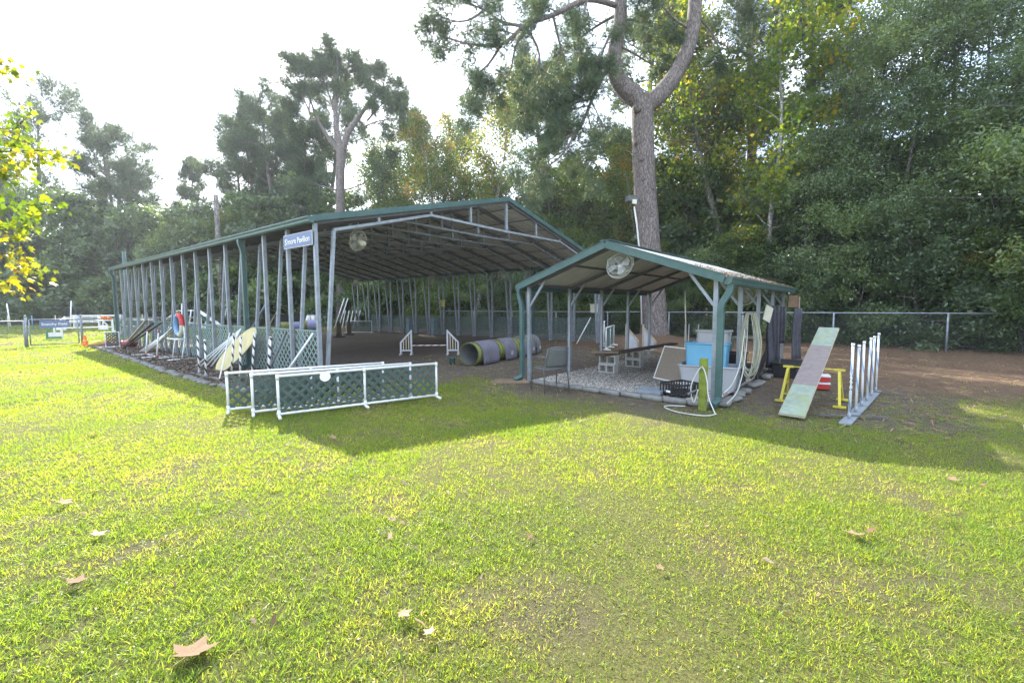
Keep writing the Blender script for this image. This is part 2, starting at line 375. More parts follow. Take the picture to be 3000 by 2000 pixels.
lawn = gramp(gnoise(75, 9, .75).outputs['Fac'], [(.30, (.040, .034, .022)), (.45, (.100, .096, .038)), (.58, (.165, .170, .045)), (.72, (.27, .24, .13))])
big = gramp(gnoise(.9, 4).outputs['Fac'], [(.35, (0, 0, 0)), (.7, (1, 1, 1))])
thatch = gramp(gnoise(95, 9, .75).outputs['Fac'], [(.3, (.035, .029, .023)), (.5, (.10, .082, .058)), (.75, (.24, .205, .145))])
soil = gramp(gnoise(38, 9, .75).outputs['Fac'], [(.3, (.060, .047, .040)), (.5, (.125, .100, .084)), (.72, (.22, .185, .155))])
sunlit_sand = gramp(gnoise(14).outputs['Fac'], [(.3, (.15, .125, .10)), (.5, (.29, .25, .20)), (.72, (.44, .39, .32))])  # sand tone painted lighter to take in sun patches at the rear
straw = gramp(gnoise(48, 9, .75).outputs['Fac'], [(.3, (.065, .045, .032)), (.5, (.15, .098, .066)), (.72, (.30, .215, .145))])
c = gmix(vc.outputs['Alpha'], lawn, thatch)
c = gmix(sp.outputs['Red'], c, soil); c = gmix(sp.outputs['Blue'], c, sunlit_sand); c = gmix(sp.outputs['Green'], c, straw)
l_.new(c, b_.inputs['Base Color']); b_.inputs['Roughness'].default_value = .95; b_.inputs['Specular IOR Level'].default_value = .15
bpn = n_.new('ShaderNodeBump'); bpn.inputs['Strength'].default_value = .9; bpn.inputs['Distance'].default_value = .035
l_.new(gnoise(60, 9, .75).outputs['Fac'], bpn.inputs['Height']); l_.new(bpn.outputs['Normal'], b_.inputs['Normal'])

# mulch bed along the pavilion and gravel floor of the shed: thin raised sheets
def sheet(name, pts, z, m, label):
    b = MB(); n = len(pts); b.add([(x, y, z) for x, y in pts]+[(x, y, -.03) for x, y in pts], [tuple(range(n))]+[(i, n+i, n+(i+1) % n, (i+1) % n) for i in range(n)])
    o = b.build(name, m); tag(o, label, kind='structure'); return o
mulch_m = mat('mulch', (.085, .062, .048), .95, 0, .5, 30, bump=1.0, bscale=60, dirt=(.18, .14, .10), dscale=14, damt=.7)
gravel_m = mat('gravel_bed', (.25, .23, .21), .95, 0, .5, 60, bump=1.0, bscale=80, dirt=(.12, .10, .08), dscale=2, damt=.7)
sheet('mulch_bed', [PV(x, y)[:2] for x, y in ((.1, -.35), (.1, 17.4), (-1.0, 16.4), (-1.25, 9), (-1.38, 4), (-1.32, .8), (-.9, -.35))][::-1], .012, mulch_m, 'bark mulch bed along the pavilion side')
sheet('gravel_bed', [SV(x, y)[:2] for x, y in ((-.02, .05), (6.0, .05), (6.0, 3.5), (-.02, 3.5))], .016, gravel_m, 'gravel floor of the small shed')

# ------------------------------------------------------------------ grass blades
def blades(n, lo, hi, hl, wd, bent, tuft=9, ts=.016):
    """blades grow in small tufts that fan outwards"""
    r = RNG; m = int(n/tuft*2.2)
    Y = np.sqrt(r.random(m)*(hi**2-lo**2)+lo**2); X = (r.random(m)*2-1)*(1.28*Y+.6)
    d, s, a, w = zones(X, Y)
    u = (X-OP[0])*gP[0]+(Y-OP[1])*gP[1]; v = (X-OP[0])*lP[0]+(Y-OP[1])*lP[1]
    sa = (X-OS[0])*gS[0]+(Y-OS[1])*gS[1]; sb = (X-OS[0])*lS[0]+(Y-OS[1])*lS[1]
    bed = ((u > -1.35) & (u < .15) & (v > -.4) & (v < 17.3)) | ((sa > -.15) & (sa < 6.2) & (sb > -.1) & (sb < 3.65)) | ((u > .1) & (u < W+2) & (v > 2) & (v < L))
    pr = (1-.86*d)*(1-.90*s)*(1-.62*w)*(.5+.5*sst(fbm(X, Y, 3.0, 21), .3, .6)); pr[bed] = 0
    k = r.random(m) < pr; X, Y, w, d = X[k], Y[k], w[k], d[k]
    k = min(len(X), n//tuft); X, Y, w, d = X[:k], Y[:k], w[:k], d[:k]
    lush = .25+.5*sst(fbm(X, Y, .7, 30), .38, .72); tl_ = (.6+.8*r.random(k)); trn = r.normal(0, .15, k)
    R = lambda q: np.repeat(q, tuft)
    ox, oy = r.normal(0, ts, k*tuft), r.normal(0, ts, k*tuft); az = np.arctan2(oy, ox)+r.normal(0, .7, k*tuft)
    X, Y, w, d, lush, tl_, trn = R(X)+ox, R(Y)+oy, R(w), R(d), R(lush), R(tl_), R(trn); n = len(X)
    z0 = np.full(n, -.015)
    Lb = (hl[0]+(hl[1]-hl[0])*r.random(n))*(.7+.7*lush)*(1-.35*d)*tl_
    tilt = np.abs(r.normal(.80, .34, n)).clip(.08, 1.45)
    dx, dy, dz = np.cos(az)*np.sin(tilt), np.sin(az)*np.sin(tilt), np.cos(tilt)
    fa = r.random(n)*2*PI; px, py = np.cos(fa)*wd, np.sin(fa)*wd
    B = np.stack([X, Y, z0], 1); D = np.stack([dx, dy, dz], 1)*Lb[:, None]; Wd = np.stack([px, py, np.zeros(n)], 1)*(.6+.7*r.random(n))[:, None]
    rn = np.clip(.47 - .30*(lush-.4) + trn*.8 + r.normal(0, .09, n) + .30*w + .02*d - .05, 0, 1)
    if bent:
        Mp = B + D*.55; T = B + D + np.stack([dx, dy, -.6*dz], 1)*(Lb*.25)[:, None]
        vs = np.stack([B-Wd, B+Wd, Mp+Wd*.75, Mp-Wd*.75, T], 1).reshape(-1, 3)
        k = np.arange(n)*5
        fs = np.concatenate([np.stack([k, k+1, k+2], 1), np.stack([k, k+2, k+3], 1), np.stack([k+3, k+2, k+4], 1)])
        return vs, fs, np.concatenate([rn, rn, rn])
    vs = np.stack([B-Wd, B+Wd, B+D], 1).reshape(-1, 3); k = np.arange(n)*3
    return vs, np.stack([k, k+1, k+2], 1), rn
def clover(n, lo, hi, size):
    r = RNG
    Y = np.sqrt(r.random(n*2)*(hi**2-lo**2)+lo**2); X = (r.random(n*2)*2-1)*(1.28*Y+.6)
    d, s, a, w = zones(X, Y); k = r.random(n*2) < (1-d)*(1-s)*sst(fbm(X, Y, 2.1, 40), .38, .62)
    X, Y = X[k][:n], Y[k][:n]; n = len(X)
    c = np.stack([X, Y, .004+.02*r.random(n)], 1); a = r.random(n)*2*PI; sz = size*(.6+.8*r.random(n))
    tl = r.normal(0, .45, (n, 2))
    e1 = np.stack([np.cos(a), np.sin(a), tl[:, 0]], 1)*sz[:, None]; e2 = np.stack([-np.sin(a), np.cos(a), tl[:, 1]], 1)*sz[:, None]*.62
    vs = np.stack([c-e1, c+e2, c+e1, c-e2], 1).reshape(-1, 3); k = np.arange(n)*4
    return vs, np.concatenate([np.stack([k, k+1, k+2], 1), np.stack([k, k+2, k+3], 1)]), np.tile(np.clip(r.normal(.32, .12, n), 0, 1), 2)
def join(parts):
    o = 0; vs, fs, rs = [], [], []
    for v, f, r in parts: vs.append(v); fs.append(f+o); rs.append(r); o += len(v)
    return np.concatenate(vs), np.concatenate(fs), np.concatenate(rs)
grass_m = leaf_mat('grass_blade', [(0, (.085, .150, .032)), (.3, (.125, .195, .034)), (.5, (.175, .228, .038)), (.68, (.245, .260, .060)), (.85, (.34, .31, .15)), (1, (.42, .37, .24))], .46, .55, 2.25, .4, (1.18, 1.08, .42))
gm = join([blades(190000, 1.0, 3.4, (.016, .044), .0021, True, 7, .016), blades(240000, 3.4, 6.8, (.022, .048), .0034, False, 6, .02),
           blades(170000, 6.8, 12.5, (.03, .058), .0055, False, 6, .03), blades(135000, 12.5, 24, (.04, .08), .012, False, 5, .04), blades(60000, 24, 46, (.06, .12), .028, False, 4, .06),
           clover(12000, 1.0, 4.2, .0065), clover(10000, 4.2, 9, .009)])
tag(put('grass', np_mesh('grass', gm[0], gm[1], grass_m, gm[2])), 'short mown lawn grass with clover', 'grass', kind='stuff')

# loose litter: mulch chips, gravel pebbles, pine needles
def chips(n, sampler, size, m, name, label, cat, zb=.016, asp=.3, tilt=.35):
    r = RNG; X, Y = sampler(n); n = len(X); a = r.random(n)*2*PI; sz = size*(.5+1.0*r.random(n)); t = r.normal(0, tilt, (n, 2))
    c = np.stack([X, Y, zb+.012*r.random(n)], 1)
    e1 = np.stack([np.cos(a), np.sin(a), t[:, 0]], 1)*sz[:, None]; e2 = np.stack([-np.sin(a), np.cos(a), t[:, 1]], 1)*(sz*asp)[:, None]
    vs = np.stack([c-e1-e2, c+e1-e2, c+e1+e2, c-e1+e2], 1).reshape(-1, 3); k = np.arange(n)*4
    o = put(name, np_mesh(name, vs, np.stack([k, k+1, k+2, k+3], 1), m, r.random(n))); return tag(o, label, cat, kind='stuff')
def s_mulch(n):
    u = RNG.uniform(-1.32, 0, n); v = RNG.uniform(-.3, 16.4, n); return OP[0]+gP[0]*u+lP[0]*v, OP[1]+gP[1]*u+lP[1]*v
chip_m = leaf_mat('bark_chip', [(0, (.045, .035, .03)), (.5, (.12, .092, .074)), (.8, (.20, .16, .125)), (1, (.34, .29, .24))], .9, .0, 1, .2)
chips(13000, s_mulch, .030, chip_m, 'mulch_chips', 'loose dark bark mulch chips in the bed', 'mulch', .02)
straw_m = leaf_mat('pine_straw_needle', [(0, (.08, .05, .035)), (.4, (.18, .10, .06)), (.75, (.29, .18, .10)), (1, (.42, .32, .2))], .8, .1, 1, .2)
def s_straw(n):
    X = RNG.uniform(-12, 22, n*6); Y = RNG.uniform(4, 32, n*6); d, s, a, w = zones(X, Y); d = np.clip(d, 0, 1)
    k = RNG.random(n*6) < np.clip(s + .28*d*(1-.7*a), 0, 1)/(.15+(Y/16.0)**2); return X[k][:n], Y[k][:n]
chips(32000, s_straw, .075, straw_m, 'pine_straw', 'fallen reddish pine needles under the trees', 'pine straw', -.004, .05, .12)
def pebbles(n):
    r = RNG; a = 6.05*(r.random(n)**1.5); b = r.uniform(.02, 3.55, n); a = a-.0
    sz = .0125*(.6+.9*r.random(n)); X = OS[0]+gS[0]*a+lS[0]*b; Y = OS[1]+gS[1]*a+lS[1]*b
    base = np.array([[1, 0, 0], [0, 1, 0], [-1, 0, 0], [0, -1, 0], [.2, .1, .62], [0, 0, -.6]])
    fc = np.array([[0, 1, 4], [1, 2, 4], [2, 3, 4], [3, 0, 4]])
    q = base[None]*sz[:, None, None]*(1+.35*r.normal(0, 1, (n, 6, 3))*.5); t = r.random(n)*2*PI
    ca, sa = np.cos(t)[:, None], np.sin(t)[:, None]
    x, y = q[..., 0]*ca-q[..., 1]*sa, q[..., 0]*sa+q[..., 1]*ca
    vs = np.stack([x+X[:, None], y+Y[:, None], q[..., 2]+.02+.012*r.random(n)[:, None]], 2).reshape(-1, 3)
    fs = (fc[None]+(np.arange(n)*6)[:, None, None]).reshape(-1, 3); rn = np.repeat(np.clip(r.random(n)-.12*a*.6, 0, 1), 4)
    return vs, fs, rn
peb_m = leaf_mat('pebble', [(0, (.13, .11, .095)), (.25, (.29, .26, .22)), (.5, (.48, .45, .40)), (1, (.74, .71, .66))], .8, 0, 1, .3)
v_, f_, r_ = pebbles(19000)
tag(put('gravel', np_mesh('gravel', v_, f_, peb_m, r_)), 'pale pea gravel under the shed roof', 'gravel', kind='stuff')

# ------------------------------------------------------------------ shared builders for the two metal roofs
def roof_panel_mesh(length, width, m, ribs=4, rh=.022):
    """sheet in x (down the slope) and y; ribs stand up in z"""
    prof = []; p = width/ribs
    for i in range(ribs):
        y = i*p; prof += [(y, 0), (y+p*.40, 0), (y+p*.44, rh), (y+p*.56, rh), (y+p*.60, 0)]
    prof.append((width-.002, 0))
    b = MB(); n = len(prof)
    P = [(0, y, z) for y, z in prof]+[(length, y, z) for y, z in prof]+[(0, y, z-.003) for y, z in prof]+[(length, y, z-.003) for y, z in prof]
    F = [(i, n+i, n+i+1, i+1) for i in range(n-1)]+[(2*n+i+1, 3*n+i+1, 3*n+i, 2*n+i) for i in range(n-1)]
    b.add(P, F); return b.mesh('roof_panel', m)

def lattice_segments(lx, lz, sp):
    """diagonal slats clipped to a lx by lz rectangle: ((x0,z0),(x1,z1),direction)"""
    out = []; n = int((lx+lz)/sp)+1
    for i in range(n+1):
        c = i*sp - lz + sp*.4
        x0, x1 = max(c, 0), min(c+lz, lx)
        if x1-x0 > .04: out.append(((x0, x0-c), (x1, x1-c), 0)); out.append(((x0, lz-(x0-c)), (x1, lz-(x1-c)), 1))
    return out

# ------------------------------------------------------------------ the pavilion
pav = thing('pavilion', 'large open green-trimmed steel pavilion with gabled metal roof', 'pavilion', PV(0, 0), AP)
NB = 15; BAY = L/NB; PW = .072
def frame_meshes():
    d = {}
    b = MB(); b.box((0, 0, (HE-.14)/2), (PW, PW, HE-.14)); d['post'] = b.mesh('post', MT['steel'])
    b = MB(); b.beam((.13, 0, 0), (.40, 0, 3.12), PW*.9, PW*.9, (0, 1, 0)); d['inner_post'] = b.mesh('inner_post', MT['steel'])
    b = MB()
    sl = (HR-HE)/(W/2)
    b.beam((0, 0, HE-.11), (W/2, 0, HR-.11), .06, .10); d['rafter'] = b.mesh('rafter', MT['steel_dark'])
    b = MB(); b.beam((.40, 0, 3.14), (3.05, 0, 3.84), .06, .06); b.beam((3.05, 0, 3.84), (W/2, 0, 3.81), .06, .06); d['tie_beam'] = b.mesh('tie_beam', MT['steel'])
    for x in (1.5, 3.05, 4.5, W/2):
        zt = HE-.14+sl*x; zb = 3.14+(x-.4)*(.70/2.65) if x < 3.05 else 3.83
        b = MB(); w = .10 if x == W/2 else .065
        b.beam((x, 0, zb+.03), (x, 0, zt), w, .05, (0, 1, 0)); d['web%.1f' % x] = b.mesh('web_post', MT['steel'])
    return d
FM = frame_meshes()
for i in range(NB+1):
    fr = bpy.data.objects.new('frame', None); COL.objects.link(fr); fr.parent = pav; fr.location = (0, i*BAY, 0)
    for side in (0, 1):
        mw = Matrix.Identity(4) if side == 0 else Matrix.Translation((W, 0, 0)) @ Matrix.Rotation(PI, 4, 'Z')
        for k, me in FM.items():
            if k.startswith('web') and k.endswith('6.1') and side == 1: continue
            put(me.name.split('.')[0], me, fr, mw=mw)
NP = 20; PWID = (L+.14)/NP; slope_len = math.hypot(W/2+.10, HR-HE+.02); ang = math.atan2(HR-HE, W/2)
rp_me = roof_panel_mesh(slope_len, PWID, MT['roofmetal'])
for i in range(NP):
    for side in (0, 1):
        if side == 0: mw = Matrix.Translation((W/2, -.07+(i+1)*PWID, HR)) @ Matrix.Rotation(PI, 4, 'Z') @ Matrix.Rotation(ang, 4, 'Y')
        else: mw = Matrix.Translation((W/2, -.07+i*PWID, HR)) @ Matrix.Rotation(ang, 4, 'Y')
        put('roof_panel', rp_me, pav, mw=mw)
for k in range(1, 7):
    for side in (0, 1):
        x = (W/2)*k/6.6; z = HE-.04+(HR-HE)*(x/(W/2)); x = x if side == 0 else W-x
        MB().box((x, L/2, z-.006), (.05, L+.08, .035)).build('purlin', MT['steel'], pav)
# ridge cap and green trims
b = MB(); b.beam((W/2-.12, L/2, HR+.002), (W/2+.12, L/2, HR+.002), L+.2, .02, (0, 0, 1)); b.build('ridge_cap', MT['green'], pav)
for yy in (-.10, L+.10):
    for s in (0, 1):
        x0, x1 = (-.08, W/2) if s == 0 else (W+.08, W/2)
        MB().beam((x0, yy, HE-.055), (x1, yy, HR-.035), .045, .125).build('rake_trim', MT['green'], pav)
for s in (0, 1):
    x = -.13 if s == 0 else W+.13; q = -1 if s == 0 else 1
    prof = [(.06, 0), (-.03, 0), (-.05, .03), (-.05, .06), (-.07, .10), (-.07, .125), (.06, .125)]
    MB().prism([(a*(1 if s == 0 else -1), b_) for a, b_ in prof], (x, -.12, HE-.15), (1, 0, 0), (0, 0, 1), (0, 1, 0), L+.24).build('gutter', MT['green'], pav)
def downspout(par, x, y, ztop, out, z0=.0, kick=.16, ka=None, w=.062):
    """square pipe: starts under the gutter at (x, y), swings 'out' towards the post, runs down and kicks out at the foot"""
    ox, oy = out; ka = ka or (-ox, -oy); kl = math.hypot(*ka); ka = (ka[0]/kl, ka[1]/kl)
    pts = [(x, y, ztop), (x, y, ztop-.07), (x+ox*.15, y+oy*.15, ztop-.12), (x+ox*.5, y+oy*.5, ztop-.19), (x+ox*.85, y+oy*.85, ztop-.26), (x+ox, y+oy, ztop-.34), (x+ox, y+oy, z0+.34),
           (x+ox, y+oy, z0+.16), (x+ox+ka[0]*.03, y+oy+ka[1]*.03, z0+.10), (x+ox+ka[0]*kick, y+oy+ka[1]*kick, z0+.055)]
    o = MB().tube(pts, w, 4, twist=PI/4).build('downspout', MT['green'], par)
    for zz in (z0+.40, ztop-.45):
        MB().box((x+ox, y+oy, zz), (w*1.52, w*1.52, .03)).build('joint_band', MT['green'], o)
    return o
downspout(pav, -.13, L-.05, HE-.15, (.06, -.0))
downspout(pav, -.13, 3*BAY-.12, HE-.15, (.06, 0))
downspout(pav, W+.13, 3*BAY-.12, HE-.15, (-.06, 0))
# lattice skirting: left side bay by bay, right side as one run
def add_slats(par, origin, ex, lx, lz, sp, w, t, m, single=True, name='slat', zoff=.0):
    ex = V(*ex); ez = V(0, 0, 1); nrm = ex.cross(ez); acc = MB()
    for (x0, z0), (x1, z1), dr in lattice_segments(lx, lz, sp):
        off = nrm*((t*.55) if dr else (-t*.55))
        a = V(*origin)+ex*x0+ez*z0+off; c = V(*origin)+ex*x1+ez*z1+off
        bb = MB() if single else acc; bb.beam(a, c, t, w, nrm.cross((c-a).normalized()))
        if single: bb.build(name, m, par)
    return acc
for i in range(NB):
    pan = bpy.data.objects.new('lattice_panel', None); COL.objects.link(pan); pan.parent = pav; pan.location = (.05, i*BAY+.06, .04)
    pan.empty_display_size = .1
    m = MT['lattice2'] if i < 8 else MT['lattice3']
    hgt = 1.0
    if i < 8: add_slats(pan, (0, 0, 0), (0, 1, 0), BAY-.12, hgt, .178, .034, .008, m)
    else:
        o = add_slats(pan, (0, 0, 0), (0, 1, 0), BAY-.12, hgt, .178, .034, .008, m, False).build('slats', m, pan); o['kind'] = 'stuff'
    MB().box((0, (BAY-.12)/2, hgt+.015), (.03, BAY-.12, .03)).build('top_rail', m, pan)
for i in range(NB-1):
    pan = bpy.data.objects.new('lattice_panel', None); COL.objects.link(pan); pan.parent = pav; pan.location = (W+.06, i*BAY+.06, .03)
    m = MT['lattice3']
    o = add_slats(pan, (0, 0, 0), (0, 1, 0), BAY-.03, .95, .15, .036, .008, m, False).build('slats', m, pan); o['kind'] = 'stuff'
    MB().box((0, (BAY-.03)/2, .965), (.03, BAY-.03, .03)).build('top_rail', m, pan)

# ------------------------------------------------------------------ the small shed
shed = thing('shed', 'small open carport shed with green trim and gabled metal roof', 'shed', SV(0, 0), AS)
SB = SL/4; pw = .064; smid = SW/2; sslope = (SHR-SHE)/(SW/2)
pm = MB().box((0, 0, (SHE-.06)/2), (pw, pw, SHE-.06)).mesh('post', MT['steel'])
for i in range(5):
    x = i*SB
    for s in (0, 1):
        y = 0 if s == 0 else SW; q = 1 if s == 0 else -1
        po = put('post', pm, shed, mw=Matrix.Translation((x, y, 0)))
        MB().beam((x, y+q*.0, SHE-.07), (x, smid, SHR-.09), pw*.9, .06).build('rafter', MT['steel_dark'], shed)
        MB().beam((x, y+q*.03, SHE-.46), (x, y+q*.40, SHE-.10+sslope*.40), .045, .03, (1, 0, 0)).build('knee_brace', MT['steel'], shed)
        MB().box((0, 0, .006), (.13, .13, .012)).build('foot_plate', MT['steel_dark'], po)
for s in (0, 1):
    y = 0 if s == 0 else SW
    MB().box((SL/2, y, SHE-.05), (SL+.1, .05, .05)).build('eave_rail', MT['steel_dark'], shed)
    ym = smid*.5 if s == 0 else SW-smid*.5
    MB().box((SL/2, ym, SHE-.01+sslope*smid*.5), (SL+.1, .06, .04)).build('purlin', MT['steel_dark'], shed)
MB().box((SL/2, smid, SHR-.045), (SL+.1, .06, .045)).build('ridge_beam', MT['steel_dark'], shed)
nps = 7; pwid = (SL+.3)/nps; sl_len = math.hypot(SW/2+.16, (SW/2+.16)*sslope); sang = math.atan(sslope)
sp_me = roof_panel_mesh(sl_len, pwid, MT['roofmetal'], 4, .018)
for i in range(nps):
    x = -.15+i*pwid
    put('roof_panel', sp_me, shed, mw=Matrix.Translation((x+pwid, smid, SHR)) @ Matrix.Rotation(PI/2, 4, 'Z') @ Matrix.Rotation(sang, 4, 'Y'))
    put('roof_panel', sp_me, shed, mw=Matrix.Translation((x, smid, SHR)) @ Matrix.Rotation(-PI/2, 4, 'Z') @ Matrix.Rotation(sang, 4, 'Y'))
for xx in (-.17, SL+.17):
    for s in (0, 1):
        y0 = -.15 if s == 0 else SW+.15
        MB().beam((xx, y0, SHE-.075), (xx, smid, SHR-.045), .03, .12).build('rake_trim', MT['green'], shed)
        MB().beam((xx+.02, y0, SHE-.012), (xx+.02, smid, SHR+.018), .09, .012).build('rake_cap', MT['green'], shed)
MB().beam((SL/2, smid-.10, SHR+.026), (SL/2, smid+.10, SHR+.026), SL+.36, .012).build('ridge_cap', MT['green'], shed)
prof = [(.05, 0), (-.03, 0), (-.05, .03), (-.05, .055), (-.075, .09), (-.075, .115), (.05, .115)]
for s in (0, 1):
    sg = 1 if s == 0 else -1; y = -.19 if s == 0 else SW+.19
    MB().prism([(a*sg, c) for a, c in prof][::(1 if s else -1)], (-.14, y, SHE-.16), (0, 1, 0), (0, 0, 1), (1, 0, 0), SL+.28).build('gutter', MT['green'], shed)
downspout(shed, -.06, -.21, SHE-.16, (-.02, .115), .0, .17, (-1, .25))
downspout(shed, -.06, SW+.21, SHE-.16, (-.05, -.11), .0, .17, (-.9, .5), .052)

# ------------------------------------------------------------------ lettering
def text_mesh(txt, size, m, extrude=.002):
    cu = bpy.data.curves.new('lettering', 'FONT'); cu.body = txt; cu.size = size; cu.extrude = extrude; cu.align_x = 'CENTER'; cu.align_y = 'CENTER'
    cu.offset = size*.012
    o = bpy.data.objects.new('lettering', cu); COL.objects.link(o)
    dg = bpy.context.evaluated_depsgraph_get(); me = bpy.data.meshes.new_from_object(o.evaluated_get(dg))
    bpy.data.objects.remove(o); me.materials.clear(); me.materials.append(m); return me
def axes(o, ex, ey, ez):
    ex, ey, ez = V(*ex).normalized(), V(*ey).normalized(), V(*ez).normalized(); p = V(*o)
    return Matrix(((ex.x, ey.x, ez.x, p.x), (ex.y, ey.y, ez.y, p.y), (ex.z, ey.z, ez.z, p.z), (0, 0, 0, 1)))
def p3(v2): return (float(v2[0]), float(v2[1]), 0.0)
GP3, LP3, GS3, LS3 = p3(gP), p3(lP), p3(gS), p3(lS)

sg = thing('sign', 'blue sign reading S\'more Pavilion in white hung between the corner posts', 'sign', PV(-.075, BAY/2, 2.93), AP)
MB().box((0, 0, 0), (.012, BAY+.04, .27)).build('board', MT['signblue'], sg)
MB().box((-.001, 0, 0), (.006, BAY+.055, .285)).build('rim', MT['white'], sg)
put('lettering', text_mesh("S'more Pavilion", .17, MT['white']), sg, mw=axes((-.012, 0, -.01), (0, -1, 0), (0, 0, 1), (-1, 0, 0)))
for yy in (-.58, .58):
    for zz in (-.1, .1): MB().box((-.009, yy, zz), (.008, .014, .014)).build('screw', MT['steel'], sg)

# ------------------------------------------------------------------ wire cage fans
mat_blade = mat('fan_blade_grey', (.32, .33, .32), .4, .1, .1, 6)
def make_fan(label, loc, rz, tilt, hang=.3, m=None, group='wire cage fans'):
    m = m or MT['cream']; t = thing('cage_fan', label, 'fan', loc, rz, group)
    R = .235
    rot = Matrix.Rotation(tilt, 4, 'Y')
    def ring(r, z, th=.004): return [rot @ V(r*math.cos(a), r*math.sin(a), z) for a in np.linspace(0, 2*PI, 28, endpoint=False)]
    b = MB()
    for r, z, th in ((R, 0, .006), (R*.99, .05, .004), (R*.8, .095, .0025), (R*.5, .12, .0025), (R*.8, -.06, .0025), (R*.5, -.085, .0025)):
        b.tube(ring(r, z), th, 5, closed=True)
    for k in range(36):
        a = 2*PI*k/36; c, s = math.cos(a), math.sin(a)
        b.tube([rot @ V(c*r, s*r, z) for r, z in ((.05, .125), (R*.5, .12), (R*.8, .095), (R, .04), (R, -.01), (R*.8, -.06), (R*.5, -.085), (.05, -.09))], .0016, 3, cap=False)
    b.build('cage', m, t)
    b = MB().tube([rot @ V(0, 0, -.20), rot @ V(0, 0, -.17), rot @ V(0, 0, -.08), rot @ V(0, 0, .03)], [.04, .07, .075, .04], 14); b.build('motor', m, t, True)
    for k in range(4):
        a = PI/2*k+.4; e1 = V(math.cos(a), math.sin(a), 0); e2 = V(-math.sin(a), math.cos(a), 0)
        q = [e1*.04+e2*.02, e1*.19+e2*.085+V(0, 0, .025), e1*.20-e2*.02, e1*.15-e2*.07-V(0, 0, .02), e1*.04-e2*.02]
        bb = MB(); n = len(q); P = [rot @ (p+V(0, 0, .045)) for p in q]; Q = [rot @ (p+V(0, 0, .041)) for p in q]
        bb.add(P+Q, [tuple(range(n)), tuple(reversed(range(n, 2*n)))]+[(i, n+i, n+(i+1) % n, (i+1) % n) for i in range(n)]); bb.build('blade', mat_blade, t)
    b = MB().tube([V(0, -R-.012, 0), V(0, -R-.012, R*.5), V(0, -R*.4, hang-.03), V(0, 0, hang), V(0, R*.4, hang-.03), V(0, R+.012, R*.5), V(0, R+.012, 0)], .009, 6); b.build('yoke', m, t)
    MB().tube([V(0, 0, hang-.02), V(0, 0, hang+.12)], .014, 8).build('hanger', m, t)
    return t
fan_m = mat('bright_fan_grey', (.62, .64, .62), .4, .2, .05, 6)
make_fan('pale wire cage fan hanging under the gable of the small shed', SV(.16, 1.66, 2.24), AS+PI, 1.15, .24, fan_m)
make_fan('wire cage fan hung under the small shed roof near the hose', SV(4.4, .55, 1.75), AS+PI, 1.2, .30)
make_fan('wire cage fan hung from the front truss of the pavilion', PV(1.35, .58, 3.06), AP+1.8, 1.1, .30)
make_fan('wire cage fan under the pavilion eave, first beyond the shed gutter', PV(11.5, 4.7, 2.98), AP+PI, 1.2, .30)
make_fan('wire cage fan by the yellow box post under the pavilion eave', PV(11.5, 9.6, 2.98), AP+PI, 1.2, .30)
make_fan('wire cage fan near the far back corner of the pavilion', PV(10.6, 15.4, 2.98), AP+PI, 1.2, .30)
make_fan('small far wire cage fan in front of the forked-crown pine trunk', PV(8.6, 16.9, 3.0), AP-1.6, 1.2, .35)

# ------------------------------------------------------------------ white pipe framed lattice panels on the grass
def pipe_panel(label, a, b_, h, mids=(.5,), group=None, sp=.150, foot=True, m=None, r=.019, single=True, latm=None):
    a, b_ = V(*a, 0), V(*b_, 0); Ln = (b_-a).length; ang = math.atan2((b_-a).y, (b_-a).x)
    t = thing('lattice_panel', label, 'jump panel', (a.x, a.y, 0), ang, group); m = m or MT['pvc']; z0 = .055
    MB().tube([(0, 0, z0), (Ln, 0, z0)], r, 8).build('bottom_rail', m, t, True)
    MB().tube([(0, 0, h), (Ln, 0, h)], r, 8).build('top_rail', m, t, True)
    for x in (0,)+tuple(Ln*q for q in mids)+(Ln,):
        MB().tube([(x, 0, .03), (x, 0, h)], r, 8).build('upright', m, t, True)
        MB().tube([(x, 0, h-.05), (x, 0, h+.021)], r*1.3, 8).build('fitting', m, t, True)
        MB().tube([(x, 0, z0-.03), (x, 0, z0+.05)], r*1.3, 8).build('fitting', m, t, True)
        if foot: MB().tube([(x, -.16, .024), (x, .16, .024)], r*1.15, 8).build('foot', m, t, True)
    lt = bpy.data.objects.new('lattice', None); COL.objects.link(lt); lt.parent = t
    acc = add_slats(lt, (.02, 0, z0+.015), (1, 0, 0), Ln-.04, h-z0-.03, sp, .040, .006, latm or MT['lattice'], single)
    if not single: acc.build('slats', latm or MT['lattice'], lt)['kind'] = 'stuff'
    return t
pw_ = lambda x, y: PV(x, y)[:2]
G3 = 'lattice panels standing on the lawn'
p_a = pipe_panel('rearmost of three white pipe framed lattice panels on the lawn', pw_(-2.18, -1.40), pw_(-.10, -2.27), .59, (.5,), G3)
p_b = pipe_panel('middle of three white pipe framed lattice panels on the lawn', pw_(-2.02, -1.86), pw_(.14, -2.70), .59, (.5,), G3)
p_c = pipe_panel('nearest of three white pipe framed lattice panels on the lawn', pw_(-1.86, -2.31), pw_(.40, -3.06), .59, (.5,), G3)
disc = MB().tube([(0.0, -.024, 0), (0.0, -.012, 0)], .075, 20).build('white_disc', MT['white'], p_c); disc.location = (.62, 0, .535)

